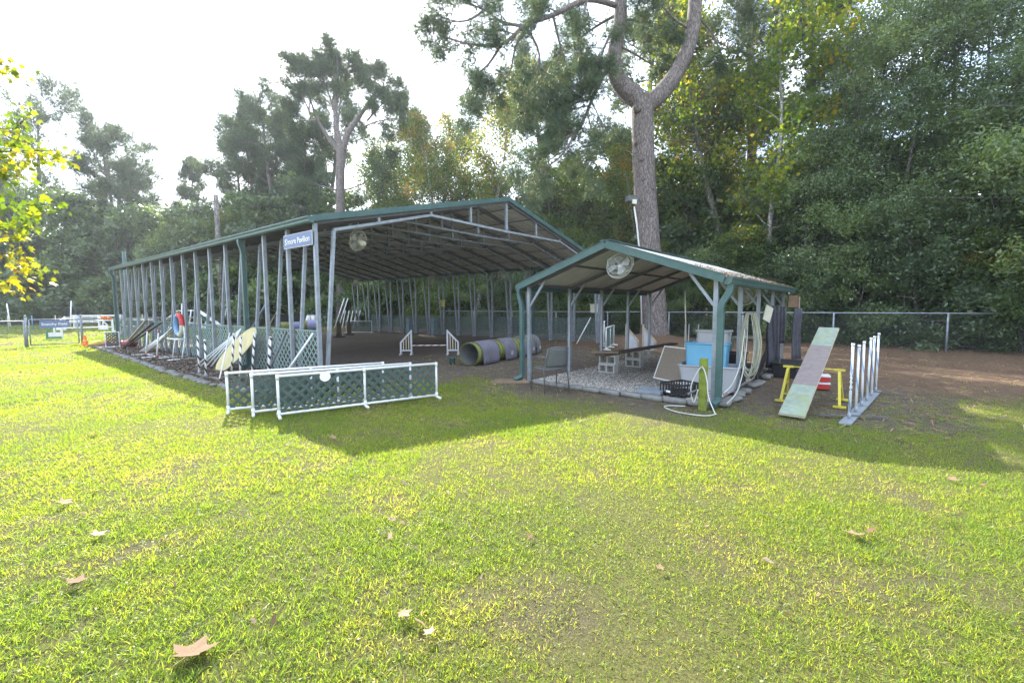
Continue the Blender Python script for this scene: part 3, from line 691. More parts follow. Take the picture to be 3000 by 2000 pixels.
# ------------------------------------------------------------------ stones edging the mulch bed and the shed
def stone_mesh(lx, ly, lz, seed):
    r = random.Random(seed); bm = bmesh.new(); bmesh.ops.create_cube(bm, size=1)
    bmesh.ops.subdivide_edges(bm, edges=bm.edges[:], cuts=1, use_grid_fill=True)
    for v in bm.verts:
        k = 1 - .16*(abs(v.co.x*2)+abs(v.co.y*2)+abs(v.co.z*2) > 2.5)
        v.co = V(v.co.x*lx*k*(1+r.uniform(-.07, .07)), v.co.y*ly*k*(1+r.uniform(-.1, .1)), v.co.z*lz*k*(1+r.uniform(-.1, .1)))
    me = bpy.data.meshes.new('stone'); bm.to_mesh(me); bm.free(); me.materials.append(MT['stone'])
    me.polygons.foreach_set('use_smooth', [True]*len(me.polygons)); return me
SM = [stone_mesh(.24, .15, .075, i) for i in range(5)]; SM2 = [stone_mesh(.36, .13, .085, i+20) for i in range(5)]
ed = thing('stone_edging', 'row of rough grey stones edging the mulch bed', 'edging', PV(-1.2, 8), 0)
path = [(-1.02, 16.6), (-1.18, 13), (-1.32, 9), (-1.46, 5), (-1.48, 2.2), (-1.40, .7), (-1.10, -.35)]
k = 0
for (x0, y0), (x1, y1) in zip(path[:-1], path[1:]):
    n = max(1, int(math.hypot(x1-x0, y1-y0)/.27))
    for i in range(n):
        t = (i+.5)/n; q = PV(x0+(x1-x0)*t+random.uniform(-.05, .05), y0+(y1-y0)*t, .014)
        o = put('stone', SM[k % 5], ed); k += 1
        o.location = V(*q)-V(*PV(-1.2, 8)); o.rotation_euler = (random.uniform(-.1, .1), random.uniform(-.08, .08), AP+math.atan2(y1-y0, x1-x0)+random.uniform(-.35, .35)); o.scale = (random.uniform(.65, 1.1), random.uniform(.7, 1.25), random.uniform(.6, 1.3))
ed2 = thing('stone_edging', 'grey edging stones round the gravel floor of the shed', 'edging', SV(0, 0), AS)
for i in range(9):
    y = .15+i*.375; o = put('stone', SM2[i % 5], ed2); o.location = (-.14+random.uniform(-.02, .02), y, .035); o.rotation_euler = (0, random.uniform(-.05, .05), PI/2+random.uniform(-.06, .06))
for x, s in ((.55, 1), (1.1, 1.1), (1.45, .8), (2.2, 1.2), (2.55, 1), (3.4, 1.1), (3.75, .9), (.18, .9)):
    o = put('stone', SM2[int(x*10) % 5], ed2); o.location = (x, -.17+random.uniform(-.05, .05), .03); o.rotation_euler = (0, 0, random.uniform(-.3, .3)); o.scale = (s, 1.3, .8)

# ------------------------------------------------------------------ things stored along the pavilion side
def cyl_obj(name, a, b_, r, m, parent=None, n=10, smooth=True):
    """round bar whose own z axis runs from a to b"""
    a, b_ = V(*a), V(*b_); Ln = (b_-a).length
    o = MB().tube([(0, 0, 0), (0, 0, Ln)], r, n).build(name, m, parent, smooth)
    q = (b_-a).to_track_quat('Z', 'Y'); o.matrix_local = Matrix.Translation(a) @ q.to_matrix().to_4x4(); return o

cone = thing('traffic_cone', 'orange traffic cone on the grass beside the gate', 'cone', (-17.55, 18.2, 0), .4)
MB().box((0, 0, .015), (.26, .26, .03)).build('base', MT['orange'], cone)
MB().lathe([(.105, .03), (.10, .06), (.035, .44), (.028, .455)], 18).build('body', MT['orange'], cone, True)
MB().lathe([(.083, .17), (.066, .26)], 18).build('band', mat('cone_band', (.9, .35, .12), .5, 0, .1, 4), cone, True)
def sack(name, label, cat, loc, rz, dims, m, seed, group=None):
    r = random.Random(seed); bm = bmesh.new(); bmesh.ops.create_uvsphere(bm, u_segments=16, v_segments=10, radius=1)
    for v in bm.verts:
        c = v.co.copy(); w = 1+.14*math.sin(c.x*5+seed)*math.cos(c.y*4+seed*2)+.05*math.sin(c.x*13+c.y*9)
        z = c.z*dims[2]*.5*w*(1-.5*c.x*c.x*.6); z = max(z, -dims[2]*.42)
        v.co = V(c.x*dims[0]*.5*(1+.12*abs(c.y)), c.y*dims[1]*.5*w, z+dims[2]*.42)
    me = bpy.data.meshes.new(name); bm.to_mesh(me); bm.free(); me.materials.append(m); me.polygons.foreach_set('use_smooth', [True]*len(me.polygons))
    o = put(name, me); o.location = loc; o.rotation_euler = (0, 0, rz); return tag(o, label, cat, group)
bagy = mat('yellow_sandbag', (.55, .42, .09), .85, 0, .2, 7, bump=.4, bscale=70, dirt=(.3, .2, .1))
GB = 'sandbags at the far end of the mulch bed'
sack('sandbag', 'yellow sandbag lying flat beside the orange cone', 'sandbag', PV(-1.02, 15.75), AP+.4, (.62, .42, .26), bagy, 1, GB)
sack('sandbag', 'yellow sandbag propped behind the flat one', 'sandbag', PV(-.62, 15.6, .0), AP+1.3, (.60, .40, .46), bagy, 2, GB)
sack('sandbag', 'dull maroon bag between the yellow sandbags and the small white panel', 'sandbag', PV(-.80, 15.05), AP-.3, (.46, .36, .24), mat('maroon_bag', (.20, .07, .09), .85, 0, .3, 6), 3, GB)
sack('cloth_heap', 'crumpled red cloth heap by the far corner post', 'cloth', PV(-.42, 14.6), AP+.2, (.75, .5, .28), MT['red'], 4)
sack('cloth_heap', 'second red cloth bundle nearer the leaning boards', 'cloth', PV(-.36, 13.9), AP+.9, (.6, .42, .34), MT['red'], 5)
pn = pipe_panel('small white framed mesh panel standing beside the red cloth', pw_(-1.02, 14.15), pw_(-.62, 14.10), .62, (), None, .11, False, None, .016, False)
def leaner(name, label, cat, a, b_, r, m, group=None, flat=None):
    a, b_ = V(*a), V(*b_)
    if flat:
        c = (a+b_)/2; t = (b_-a); o = MB().beam(a-c, b_-c, flat[0], flat[1]).build(name, m); o.location = c
    else:
        Ln = (b_-a).length; o = MB().tube([(0, 0, 0), (0, 0, Ln)], r, 10).build(name, m, None, True); o.matrix_world = Matrix.Translation(a) @ (b_-a).to_track_quat('Z', 'Y').to_matrix().to_4x4()
    return tag(o, label, cat, group)
leaner('plank', 'pale plank leaning on the posts behind the red cloth', 'plank', PV(-.5, 14.2, .02), PV(-.06, 12.6, 1.1), 0, MT['palewood'], None, (.10, .03))
leaner('board', 'black bendy board leaning at the red cloth', 'board', PV(-.7, 13.3, .02), PV(-.06, 11.7, 1.0), 0, MT['darkwood'], None, (.09, .025))
leaner('board', 'dark narrow board leaning next to the bendy one', 'board', PV(-.75, 13.0, .02), PV(-.06, 10.7, 1.02), 0, MT['darkwood'], None, (.07, .025))
leaner('pole', 'brown weathered pole leaning across the white pipe stand', 'pole', PV(-.55, 10.5, .02), PV(-.05, 8.3, 1.12), .02, MT['wood'])
GPIPE = 'loose white pipes leaning on the pavilion posts'
for i in range(5):
    leaner('pipe', 'thin white pipe in the sheaf behind the red-jointed stand, %s from the left' % ('first', 'second', 'third', 'fourth', 'fifth')[i], 'pipe', PV(-.62+.03*i, 11.2-.14*i, .02), PV(-.06, 9.75-.06*i, .78+.03*i), .016, MT['pvc'], GPIPE)
# pipe stand with red joints
st = thing('pipe_stand', 'white pipe jump stand with red joints on the mulch', 'jump stand', PV(-.72, 9.25), AP)
for yy, lean in ((.62, .10), (-.62, .06)):
    MB().tube([(0, yy, .03), (.10, yy+lean, .80)], .022, 8).build('upright', MT['pvc'], st, True)
    MB().tube([(.095, yy+lean, .77), (.105, yy+lean, .825)], .027, 8).build('red_cap', MT['redplastic'], st, True)
    MB().tube([(-.38, yy, .024), (.38, yy, .024)], .02, 8).build('foot', MT['pvc'], st, True)
    MB().box((0, yy, .03), (.07, .07, .055)).build('joint', MT['redplastic'], st)
MB().tube([(0, -.62, .026), (0, .62, .026)], .02, 8).build('crossbar', MT['pvc'], st, True)
# tyre jump in its pipe frame
ty = thing('tyre_jump', 'red, white and blue hoop jump in a white pipe frame', 'hoop jump', PV(-.36, 7.6), AP)
bmesh_cols = (MT['bluepaint'], MT['redplastic'], MT['white'])
for k in range(8):
    a0, a1 = 2*PI*k/8, 2*PI*(k+1)/8
    pts = [(0.0, .30*math.cos(a), 1.03+.30*math.sin(a)) for a in np.linspace(a0, a1, 7)]
    MB().tube(pts, .072, 12, cap=False).build('hoop_segment', (MT['bluepaint'], MT['bluepaint'], MT['redplastic'], MT['redplastic'], MT['cream'], MT['cream'], MT['bluepaint'], MT['bluepaint'])[k], ty, True)
MB().tube([(.0, 0, 1.40), (.05, 0, 1.75), (.25, 0, 2.4)], .006, 5).build('chain', MT['steel_dark'], ty)
for yy in (-.45, .45):
    MB().tube([(-.1, yy, .02), (.0, yy, .62)], .02, 8).build('upright', MT['pvc'], ty, True)
    MB().tube([(-.45, yy, .024), (.3, yy, .024)], .02, 8).build('foot', MT['pvc'], ty, True)
MB().tube([(0, -.45, .6), (-.02, .45, .60)], .02, 8).build('crossbar', MT['pvc'], ty, True)
MB().tube([(-.22, -.5, .62), (0, -.45, .62), (0, -.45, .98)], .02, 8).build('hanger_arm', MT['pvc'], ty, True)
MB().tube([(-.22, -.5, .62), (-.22, .40, .62), (0, .45, .6)], .02, 8).build('tray_bar', MT['pvc'], ty, True)
# striped weave poles on a plate
def weave_set(label, org, rz, poles, base, mt_, hts, feet=(), r=.021, cat='weave poles'):
    t = thing('weave_poles', label, cat, org, rz)
    if base: MB().box(base[0], base[1]).build('base_bar', MT['steel'], t)
    for i, (p, tl) in enumerate(poles):
        a = V(*p); b2 = a+V(tl[0], tl[1], 1).normalized()*hts[i]
        o = cyl_obj('pole', a, b2, r, mt_, t)
        MB().tube([(0, 0, hts[i]-.012), (0, 0, hts[i]+.02)], r*1.25, 10).build('cap', MT['pvc'], o, True)
        MB().tube([(0, 0, -.02), (0, 0, .07)], r*1.2, 10).build('socket', MT['steel'], o, True)
    for a, b2 in feet: MB().beam(a, b2, .035, .012).build('foot', MT['steel_dark'], t)
    return t
weave_set('short base with two black-and-white striped poles on the mulch', PV(-1.16, 2.95), AP, [((0.02, .42, .03), (.02, .02)), ((-.06, -.28, .03), (.03, .0))], ((0, 0, .012), (.12, 1.5, .02)), MT['stripe_k'], (.86, .80))
leaner('pole', 'thin green-white pole leaning in front of the striped pair', 'pole', PV(-1.2, 1.95, .02), PV(-.55, 3.1, .95), .014, MT['pvc'])
for i in range(6):
    leaner('pipe', 'white pipe in the sheaf left of the yellow board, %s from the left' % ('first', 'second', 'third', 'fourth', 'fifth', 'sixth')[i], 'pipe', PV(-.70+.05*i, 5.1-.20*i, .02), PV(-.08, 3.95-.05*i, .92+.02*i), .017, MT['pvc'], GPIPE)
# yellow oval board leaning
yb = MB(); pts = [(.80*math.copysign(abs(math.cos(a))**.8, math.cos(a)), .30*math.copysign(abs(math.sin(a))**.9, math.sin(a))) for a in np.linspace(0, 2*PI, 26, endpoint=False)]
yb.prism(pts, (0, 0, 0), (1, 0, 0), (0, 1, 0), (0, 0, 1), .02); yo = yb.build('oval_board', MT['tanyellow'])
a, b2 = V(*PV(-.62, 3.75, .06)), V(*PV(-.14, 2.75, .95)); ex = (b2-a).normalized(); nn = V(-GP3[0], -GP3[1], .25).normalized(); ey = nn.cross(ex).normalized(); nn = ex.cross(ey)
yo.matrix_world = axes((a+b2)/2, ex, ey, nn); tag(yo, 'faded yellow oval board leaning on the green downspout', 'board')
GST = 'black-and-white striped poles stuck in the mulch by the downspout'
for i, (x, y, dx, h, lab) in enumerate(((-.85, 2.3, -.10, .98, 'striped pole in front of the yellow board, first of three'), (-.80, 1.95, -.02, .92, 'striped pole in front of the yellow board, second of three'), (-.70, 1.6, -.09, 1.0, 'striped pole just right of the yellow board, third of three'), (-.55, 1.15, -.05, .92, 'thick striped pole standing alone right of the green downspout'))):
    o = leaner('striped_pole', lab, 'pole', PV(x, y, .0), PV(x+.05, y-dx*-1.6, h), .022 if i < 3 else .03, MT['stripe_k'], GST)
    MB().lathe([(.030, h-.01), (.030, h+.02)], 10).build('cap', MT['pvc'], o)
leaner('pipe', 'dark grey pipe leaning on the second post from the corner', 'pipe', PV(-.6, 1.2, .02), PV(-.06, .95+.35, 1.0), .022, MT['steel_dark'])
leaner('pipe', 'single white pipe leaning on the corner post', 'pipe', PV(-.55, .62, .02), PV(-.06, .12, 1.02), .022, MT['pvc'])
sack('dark_bag', 'dark purple bag lying behind the lattice panels', 'bag', PV(-1.0, -.7), AP+.5, (.5, .3, .22), mat('purple_bag', (.07, .04, .08), .8, 0, .3, 8), 9)
tag(MB().box((0, 0, .06), (.09, .09, .12)).build('orange_block', MT['orange']), 'small orange block behind the lattice panels', 'block').location = PV(-.75, 1.05)

# ------------------------------------------------------------------ inside the pavilion
def wing(par, x0, x1, hlo, hhi, m, slm):
    """jump wing in the xz plane, x0 the low end, x1 the tall end"""
    MB().box((x0, 0, hlo/2), (.05, .05, hlo)).build('low_post', m, par); MB().box((x1, 0, hhi/2), (.05, .05, hhi)).build('tall_post', m, par)
    MB().beam((x0, 0, hlo-.02), (x1, 0, hhi-.04), .03, .05).build('slope_rail', m, par); MB().beam((x0, 0, .14), (x1, 0, .14), .03, .05).build('lower_rail', m, par)
    for k in (1, 2, 3):
        x = x0+(x1-x0)*k/4; z = hlo+(hhi-hlo)*k/4
        MB().box((x, 0, (z+.14)/2), (.03, .018, z-.14)).build('slat', slm, par)
    MB().box((x0, 0, .02), (.05, .34, .04)).build('foot', m, par); MB().box((x1, 0, .02), (.05, .34, .04)).build('foot', m, par)
bj = thing('bar_jump', 'grey-white winged jump with a red striped bar under the pavilion', 'jump', (-2.66, 14.25, 0), .02)
greyw = mat('greyed_white_paint', (.46, .48, .50), .6, 0, .08, 6)
wing(bj, -.92, -.58, .42, .80, greyw, MT['palewood']); wing(bj, .92, .58, .42, .80, greyw, MT['palewood'])
cyl_obj('bar', (-.57, 0, .30), (.57, 0, .30), .017, MT['stripe_r'], bj)
# agility tunnel with saddlebags
tn = thing('tunnel', 'yellow-green agility tunnel held by grey saddlebags', 'tunnel', (-1.12, 11.55, 0), 0)
ctl = [V(0, 0, .30), V(.42, .78, .30), V(.95, 1.55, .30), V(1.45, 2.35, .30), V(1.80, 3.2, .30)]
def bez(t):
    n = len(ctl)-1; s = V(0, 0, 0)
    for i, c_ in enumerate(ctl): s += c_*(math.comb(n, i)*(t**i)*((1-t)**(n-i)))
    return s
N = 72; pts = [bez(i/N) for i in range(N+1)]; rad = [.288+(.014 if i % 2 else 0) for i in range(N+1)]
def tun_piece(i0, i1, ex, m, name, par):
    b = MB(); b.tube(pts[i0:i1+1], [q+ex for q in rad[i0:i1+1]], 22, cap=False); return b.build(name, m, par, True)
inner = MB(); inner.tube(pts, [q-.012 for q in rad], 22, cap=False); inner.build('lining', mat('tunnel_lining', (.16, .17, .17), .7, 0, .1, 9), tn, True)
tun_piece(0, N, 0, MT['tunnel'], 'tube', tn)
for i in range(0, N, 3):
    c_ = pts[i]; t_ = (pts[min(i+1, N)]-pts[max(i-1, 0)]).normalized(); u_ = V(0, 0, 1); w_ = t_.cross(u_).normalized()
    ring = [c_+w_*(.304*math.cos(a))+u_*(.304*math.sin(a)) for a in np.linspace(0, 2*PI, 22, endpoint=False)]
    MB().tube(ring, .0065, 4, closed=True).build('hoop_wire', MT['black'] if i else MT['tunnel'], tn)
def saddlebag(i0, i1, logo):
    b = MB(); k = i1-i0+1; vs = []; n = 15
    for i in range(i0, i1+1):
        c_ = pts[i]; t_ = (pts[min(i+1, N)]-pts[max(i-1, 0)]).normalized(); u_ = V(0, 0, 1); w_ = t_.cross(u_).normalized()
        for j in range(n):
            a = PI*1.0*(j/(n-1)); wob = .008*math.sin(i*1.7+j)
            R = .318+wob
            if j < 3: p = c_+w_*(R+.015*(3-j)/3)+u_*(-.285+.095*j)
            elif j > n-4: p = c_-w_*(R+.015*(j-n+4)/3)+u_*(-.285+.095*(n-1-j))
            else: aa = PI*(j-3)/(n-7); p = c_+w_*(R*math.cos(aa))+u_*(R*math.sin(aa))
            vs.append(p)
    b.add(vs, [(i*n+j, i*n+j+1, (i+1)*n+j+1, (i+1)*n+j) for i in range(k-1) for j in range(n-1)])
    o = b.build('saddlebag', MT['greyfabric'], tn, True); sd = o.modifiers.new('thick', 'SOLIDIFY'); sd.thickness = .012; sd.offset = 1
    if logo:
        i = (i0+i1)//2; c_ = pts[i]; t_ = (pts[i+1]-pts[i-1]).normalized(); w_ = t_.cross(V(0, 0, 1)).normalized()
        org = c_+w_*.352+V(0, 0, -.13)
        bb = MB(); bb.tube([org+t_*(.055*math.cos(a))+V(0, 0, .045*math.sin(a)) for a in np.linspace(.3, 2.9, 9)], .006, 5); bb.tube([org+t_*(.02*math.cos(a))+V(0, 0, .02*math.sin(a)-.01) for a in np.linspace(0, 4.5, 9)], .005, 5)
        bb.build('logo', MT['white'], o)
        bb = MB(); bb.tube([org+t_*x+V(0, 0, .075+.006*math.sin(x*90)) for x in np.linspace(-.07, .07, 12)], .004, 4); bb.build('logo', MT['white'], o)
for a_, c_, lg in ((4, 20, False), (26, 38, True), (46, 52, False), (55, 62, True), (65, 71, True)): saddlebag(a_, c_, lg)
tag(MB().lathe([(.07, 0), (.085, .16), (.09, .17)], 14).build('bucket', MT['green'], None, True), 'small dark green bucket at the tunnel mouth', 'bucket').location = (-1.62, 11.9, 0)
for i, (x, y, lab) in enumerate(((7.6, 12.3, 'dark wooden stake on the sand, nearer of two'), (9.1, 13.8, 'dark wooden stake on the sand, farther of two'))):
    t = thing('wooden_stake', lab, 'stake', PV(x, y), .2*i, 'dark wooden stakes inside the pavilion')
    MB().prism([(-.12, 0), (.12, 0), (.09, .55), (.03, .82), (-.05, .82), (-.10, .4)], (0, -.05, 0), (1, 0, 0), (0, 0, 1), (0, 1, 0), .10).build('stake', MT['darkwood'], t)
    MB().box((0, 0, .02), (.5, .34, .05)).build('footing', MT['darkwood'], t)
pipe_panel('white pipe framed lattice panel at the far back corner of the pavilion', pw_(10.0, 15.6), pw_(10.75, 14.1), .70, (), None, .12, True, None, .02, False)
for i, (x, y, z, m, lab) in enumerate(((W-.12, 9.35, 1.70, MT['yellowbox'], 'pale yellow box fixed to a back post of the pavilion'), (W-.12, .15, 1.42, MT['cream'], 'cream box fixed to the corner post behind the small shed'))):
    t = thing('post_box', lab, 'box', PV(x, y, z), AP); MB().box((0, 0, 0), (.14, .28, .34)).build('body', m, t, False, .012); MB().box((0, 0, .18), (.17, .31, .03)).build('lid', m, t)
    MB().box((.085, 0, 0), (.03, .06, .2)).build('bracket', MT['steel_dark'], t)
GS_ = 'square white posts standing inside the back lattice'
for i, (x, y) in enumerate(((11.2, 11.2), (11.6, 9.6))):
    t = thing('square_post', 'bluish square post in front of the back lattice, %s of two' % ('left' if i == 0 else 'right'), 'post', PV(x, y), AP, GS_)
    MB().box((0, 0, .45), (.24, .24, .90)).build('post', mat('blue_grey_post%d' % i, (.14, .20, .23), .6, 0, .2, 6), t); MB().box((0, 0, .03), (.4, .4, .06)).build('base', MT['steel_dark'], t)
leaner('pole', 'long white pole leaning behind the shed by the pavilion corner', 'pole', (2.62, 17.9, .02), (3.3, 18.6, 1.05), .022, MT['pvc'])

# ------------------------------------------------------------------ around and under the small shed
# mesh patio chair seen from behind
ch = thing('patio_chair', 'dark metal patio chair with mesh seat beside the shed post', 'chair', (.70, 8.05, 0), math.atan2(.925, -.38)-PI/2)
fm = mat('chair_frame', (.11, .115, .115), .5, .3, .15, 8)
for s in (-1, 1):
    x = .235*s
    MB().tube([(x*1.05, -.27, 0), (x, -.20, .42), (x*.92, -.25, .62), (x*.85, -.30, .80)], .0125, 7).build('back_leg', fm, ch, True)
    MB().tube([(x*1.12, .26, 0), (x*1.08, .24, .40), (x*1.08, .20, .57), (x*1.05, .08, .625), (x*1.0, -.10, .64), (x*.93, -.245, .64)], .0125, 7).build('arm_and_front_leg', fm, ch, True)
MB().tube([(-.20, -.30, .80), (-.10, -.325, .825), (0, -.33, .83), (.10, -.325, .825), (.20, -.30, .80)], .0125, 7).build('top_rail', fm, ch, True)
b = MB(); nseg = 7
for i in range(nseg+1):
    t = i/nseg; z = .46+.35*t; y = -.215-.09*t
    b.v += [(x*(.97-.06*t), y-.03*math.cos(x*6.5), z) for x in (-.21, -.1, 0, .1, .21)]
b.f = [(i*5+j, i*5+j+1, (i+1)*5+j+1, (i+1)*5+j) for i in range(nseg) for j in range(4)]
o = b.build('backrest', MT['mesh'], ch, True); sd = o.modifiers.new('thick', 'SOLIDIFY'); sd.thickness = .008
b = MB(); b.v = [(x, y, .42-.02*math.cos(x*6)*math.cos((y)*6)) for y in np.linspace(-.2, .24, 6) for x in np.linspace(-.24, .24, 6)]
b.f = [(i*6+j, i*6+j+1, (i+1)*6+j+1, (i+1)*6+j) for i in range(5) for j in range(5)]
o = b.build('seat', MT['mesh'], ch, True); sd = o.modifiers.new('thick', 'SOLIDIFY'); sd.thickness = .008
MB().tube([(-.25, .24, .415), (.25, .24, .415)], .012, 7).build('seat_rail', fm, ch, True)
MB().tube([(-.235, -.2, .415), (.235, -.2, .415)], .012, 7).build('seat_rail', fm, ch, True)

# concrete blocks and the plank bench
def block_mesh():
    b = MB(); lx, ly, lz, t = .40, .20, .195, .032
    b.box((0, ly/2-t/2, lz/2), (lx, t, lz)); b.box((0, -ly/2+t/2, lz/2), (lx, t, lz))
    for x in (-lx/2+t/2, 0, lx/2-t/2): b.box((x, 0, lz/2), (t, ly-2*t, lz))
    for x in (-lx/2+t/2+.004, lx/2-t/2-.004): b.box((x, ly/2-.004-.0, lz/2), (t*.8, .012, lz-.004))
    return b.mesh('concrete_block', MT['concrete'])
bl = block_mesh(); GC = 'hollow concrete blocks carrying the plank'
def cblock(sx, sy, z, lab, rz=0.0):
    o = put('concrete_block', bl); o.matrix_world = Matrix.Translation(SV(sx, sy, z)) @ Matrix.Rotation(AS+PI/2+rz, 4, 'Z') @ Matrix.Translation((0, 0, .10)) @ Matrix.Rotation(PI/2, 4, 'X') @ Matrix.Translation((0, 0, -.0975)); tag(o, lab, 'block', GC)
cblock(1.93, 2.78, .03, 'lower hollow concrete block of the near stack on the gravel'); cblock(1.94, 2.77, .232, 'upper hollow concrete block of the near stack', .03)
cblock(3.2, 2.72, .03, 'lower hollow concrete block of the far stack on the gravel'); cblock(3.2, 2.72, .232, 'upper hollow concrete block of the far stack', -.03)
leaner('plank', 'long dark weathered plank lying on the two block stacks', 'plank', SV(1.55, 2.80, .458), SV(5.3, 2.50, .47), 0, MT['darkwood'], None, (.24, .045))
leaner('plank', 'short rough board lying across the end of the long plank', 'plank', SV(1.75, 3.12, .498), SV(1.95, 2.55, .498), 0, MT['wood'], None, (.2, .03))

# frame board leaning on the tote
bd = thing('pin_board', 'tan pin board in a white frame leaning on the totes', 'board')
A_, B_ = V(*SV(1.80, 1.66, .03)), V(*SV(1.30, .70, .03)); exx = (B_-A_).normalized(); upv = (V(0, 0, 1)+V(GS3[0]*.42, GS3[1]*.42, 0)+V(LS3[0]*-.10, LS3[1]*-.10, 0)).normalized()
nrm_ = exx.cross(upv).normalized(); upv = nrm_.cross(exx)
bd.matrix_world = axes(A_, exx, nrm_ if False else -nrm_, upv) if False else axes(A_, exx, upv.cross(exx), upv)
MB().box((.46, 0, .36), (.90, .012, .70)).build('panel', MT['cork'], bd)
for c_, d_ in (((.46, 0, .012), (.94, .024, .024)), ((.46, 0, .712), (.94, .024, .024)), ((.0, 0, .362), (.024, .024, .676)), ((.92, 0, .362), (.024, .024, .676))): MB().box(c_, d_).build('frame_strip', MT['white'], bd)

def tote(name, label, cat, loc, rz, lx, ly, h, m, group=None, lid=False, taper=.86):
    t = thing(name, label, cat, loc, rz, group); b = MB(); w = .010
    def ringp(sx, sy, z): 
        c = .03; return [(x, y, z) for x, y in ((-sx+c, -sy), (sx-c, -sy), (sx, -sy+c), (sx, sy-c), (sx-c, sy), (-sx+c, sy), (-sx, sy-c), (-sx, -sy+c))]
    levels = [(taper, 0), (.5*(1+taper), h*.5), (.985, h*.86), (1.0, h*.86), (1.0, h)]
    vs = []
    for s_, z in levels: vs += ringp(lx/2*s_, ly/2*s_, z)
    for s_, z in ((1.0, h), (.84, .02)): vs += ringp(lx/2*s_-w, ly/2*s_-w, z)
    n = 8; k = len(levels)+2
    fs = [(i*n+j, i*n+(j+1) % n, (i+1)*n+(j+1) % n, (i+1)*n+j) for i in range(k-1) for j in range(n)]+[tuple(reversed(range(n))), tuple((k-1)*n+j for j in range(n))]
    b.add(vs, fs); b.build('body', m, t)
    rm = MB(); rm.tube([V(*p)+V(0, 0, 0) for p in ringp(lx/2+.012, ly/2+.012, h-.012)], .016, 6, closed=True); rm.build('rim', m, t, True)
    if lid: MB().box((0, 0, h+.008), (lx+.03, ly+.03, .016)).build('lid', m, t, False, .006)
    for s_ in (-1, 1): MB().box((s_*(lx/2*.97+.006), 0, h*.78), (.03, .16, .03)).build('handle', m, t)
    return t
tote('tote', 'big grey plastic tote at the bottom of the stack by the shed post', 'tote', SV(1.30, .42, .03), AS+PI/2+.12, .98, .56, .44, MT['greybin'])
tote('tote', 'bright sky blue plastic tote standing in the grey one', 'tote', SV(1.42, .50, .33), AS+PI/2+.10, .70, .44, .53, MT['blue'], None, False, .93)
tote('tote', 'small grey bin on top of the blue tote', 'bin', SV(1.62, .45, .80), AS+PI/2+.05, .55, .34, .27, MT['greybin'], None, True, .94)
tote('storage_box', 'black plastic box behind the blue tote', 'box', SV(2.7, .95, .03), AS+PI/2, .62, .42, .72, MT['black'], None, True, .95)
tote('storage_box', 'teal topped box behind the grey bin', 'box', SV(3.1, .75, .03), AS+PI/2, .5, .4, .80, MT['green'], None, True, .95)
tote('storage_box', 'wide black crate box on the gravel under the hoses', 'box', SV(2.35, .42, .03), AS+PI/2, .7, .5, .58, MT['black'], None, False, .97)
# paver slab, black tray crate
tag(MB().box((0, 0, .03), (.42, .42, .06)).build('paver_slab', MT['slate'], None, False, .006), 'square slate grey paver slab on the edging stones', 'paver'); bpy.data.objects['paver_slab'].matrix_world = Matrix.Translation(SV(.18, 1.04, .055)) @ Matrix.Rotation(AS+.05, 4, 'Z')
cr = thing('tray_crate', 'black slatted plastic crate on the ground by the mossy post', 'crate', SV(.30, .60, .075), AS-.42)
clx, cly, chh = .50, .40, .17
MB().box((0, 0, .006), (clx, cly, .012)).build('floor', MT['black'], cr)
for z in (.02, chh): 
    for c_, d_ in (((0, cly/2, z), (clx, .014, .028)), ((0, -cly/2, z), (clx, .014, .028)), ((clx/2, 0, z), (.014, cly, .028)), ((-clx/2, 0, z), (.014, cly, .028))): MB().box(c_, d_).build('rim_bar', MT['black'], cr)
for i in range(9):
    x = -clx/2+clx*i/8
    for s_ in (-1, 1): MB().box((x, s_*cly/2, chh/2), (.022, .010, chh)).build('slat', MT['black'], cr)
for i in range(7):
    y = -cly/2+cly*i/6
    for s_ in (-1, 1): MB().box((s_*clx/2, y, chh/2), (.010, .022, chh)).build('slat', MT['black'], cr)
MB().box((-clx/2-.008, .02, .05), (.003, .09, .035)).build('tag', MT['white'], cr)
# mossy post with hose and hook
mp_ = thing('mossy_post', 'short mossy green wooden post at the shed corner', 'post', SV(-.32, .06), AS)
MB().box((0, 0, .36), (.10, .10, .80)).build('post', MT['mossywood'], mp_, False, .004)
MB().tube([(-.055, .0, .62), (-.085, 0, .61), (-.09, 0, .64), (-.075, 0, .655)], .006, 6).build('hook', MT['steel'], mp_)
MB().tube([(-.05, .05, .30), (-.10, .10, .27), (-.13, .14, .25), (-.16, .17, .22)], [.012, .014, .02, .022], 8).build('tap', MT['steel_dark'], mp_)
def spline(P, n=8):
    P = [V(*p) for p in P]; out = []
    for i in range(len(P)-1):
        p0, p1, p2, p3_ = P[max(i-1, 0)], P[i], P[i+1], P[min(i+2, len(P)-1)]
        for k in range(n):
            t = k/n; out.append(.5*((2*p1)+(p2-p0)*t+(2*p0-5*p1+4*p2-p3_)*t*t+(3*p1-p0-3*p2+p3_)*t**3))
    out.append(P[-1]); return out
h1 = MB().tube([tuple(q) for q in spline([SV(-.42, .10, .30), SV(-.42, .16, .10), SV(-.43, .20, .34), SV(-.40, .10, .60), SV(-.40, .04, .62), SV(-.42, -.02, .45), SV(-.46, -.06, .22), SV(-.55, -.17, .03), SV(-.62, -.20, .015), SV(-.80, -.08, .012), SV(-.80, .25, .012), SV(-.62, .52, .012), SV(-.46, .50, .012), SV(-.36, .30, .012)], 8)], .0085, 7)
tag(h1.build('hose', MT['hose_w'], None, True), 'white hose looped on the mossy post and trailing on the grass', 'hose')
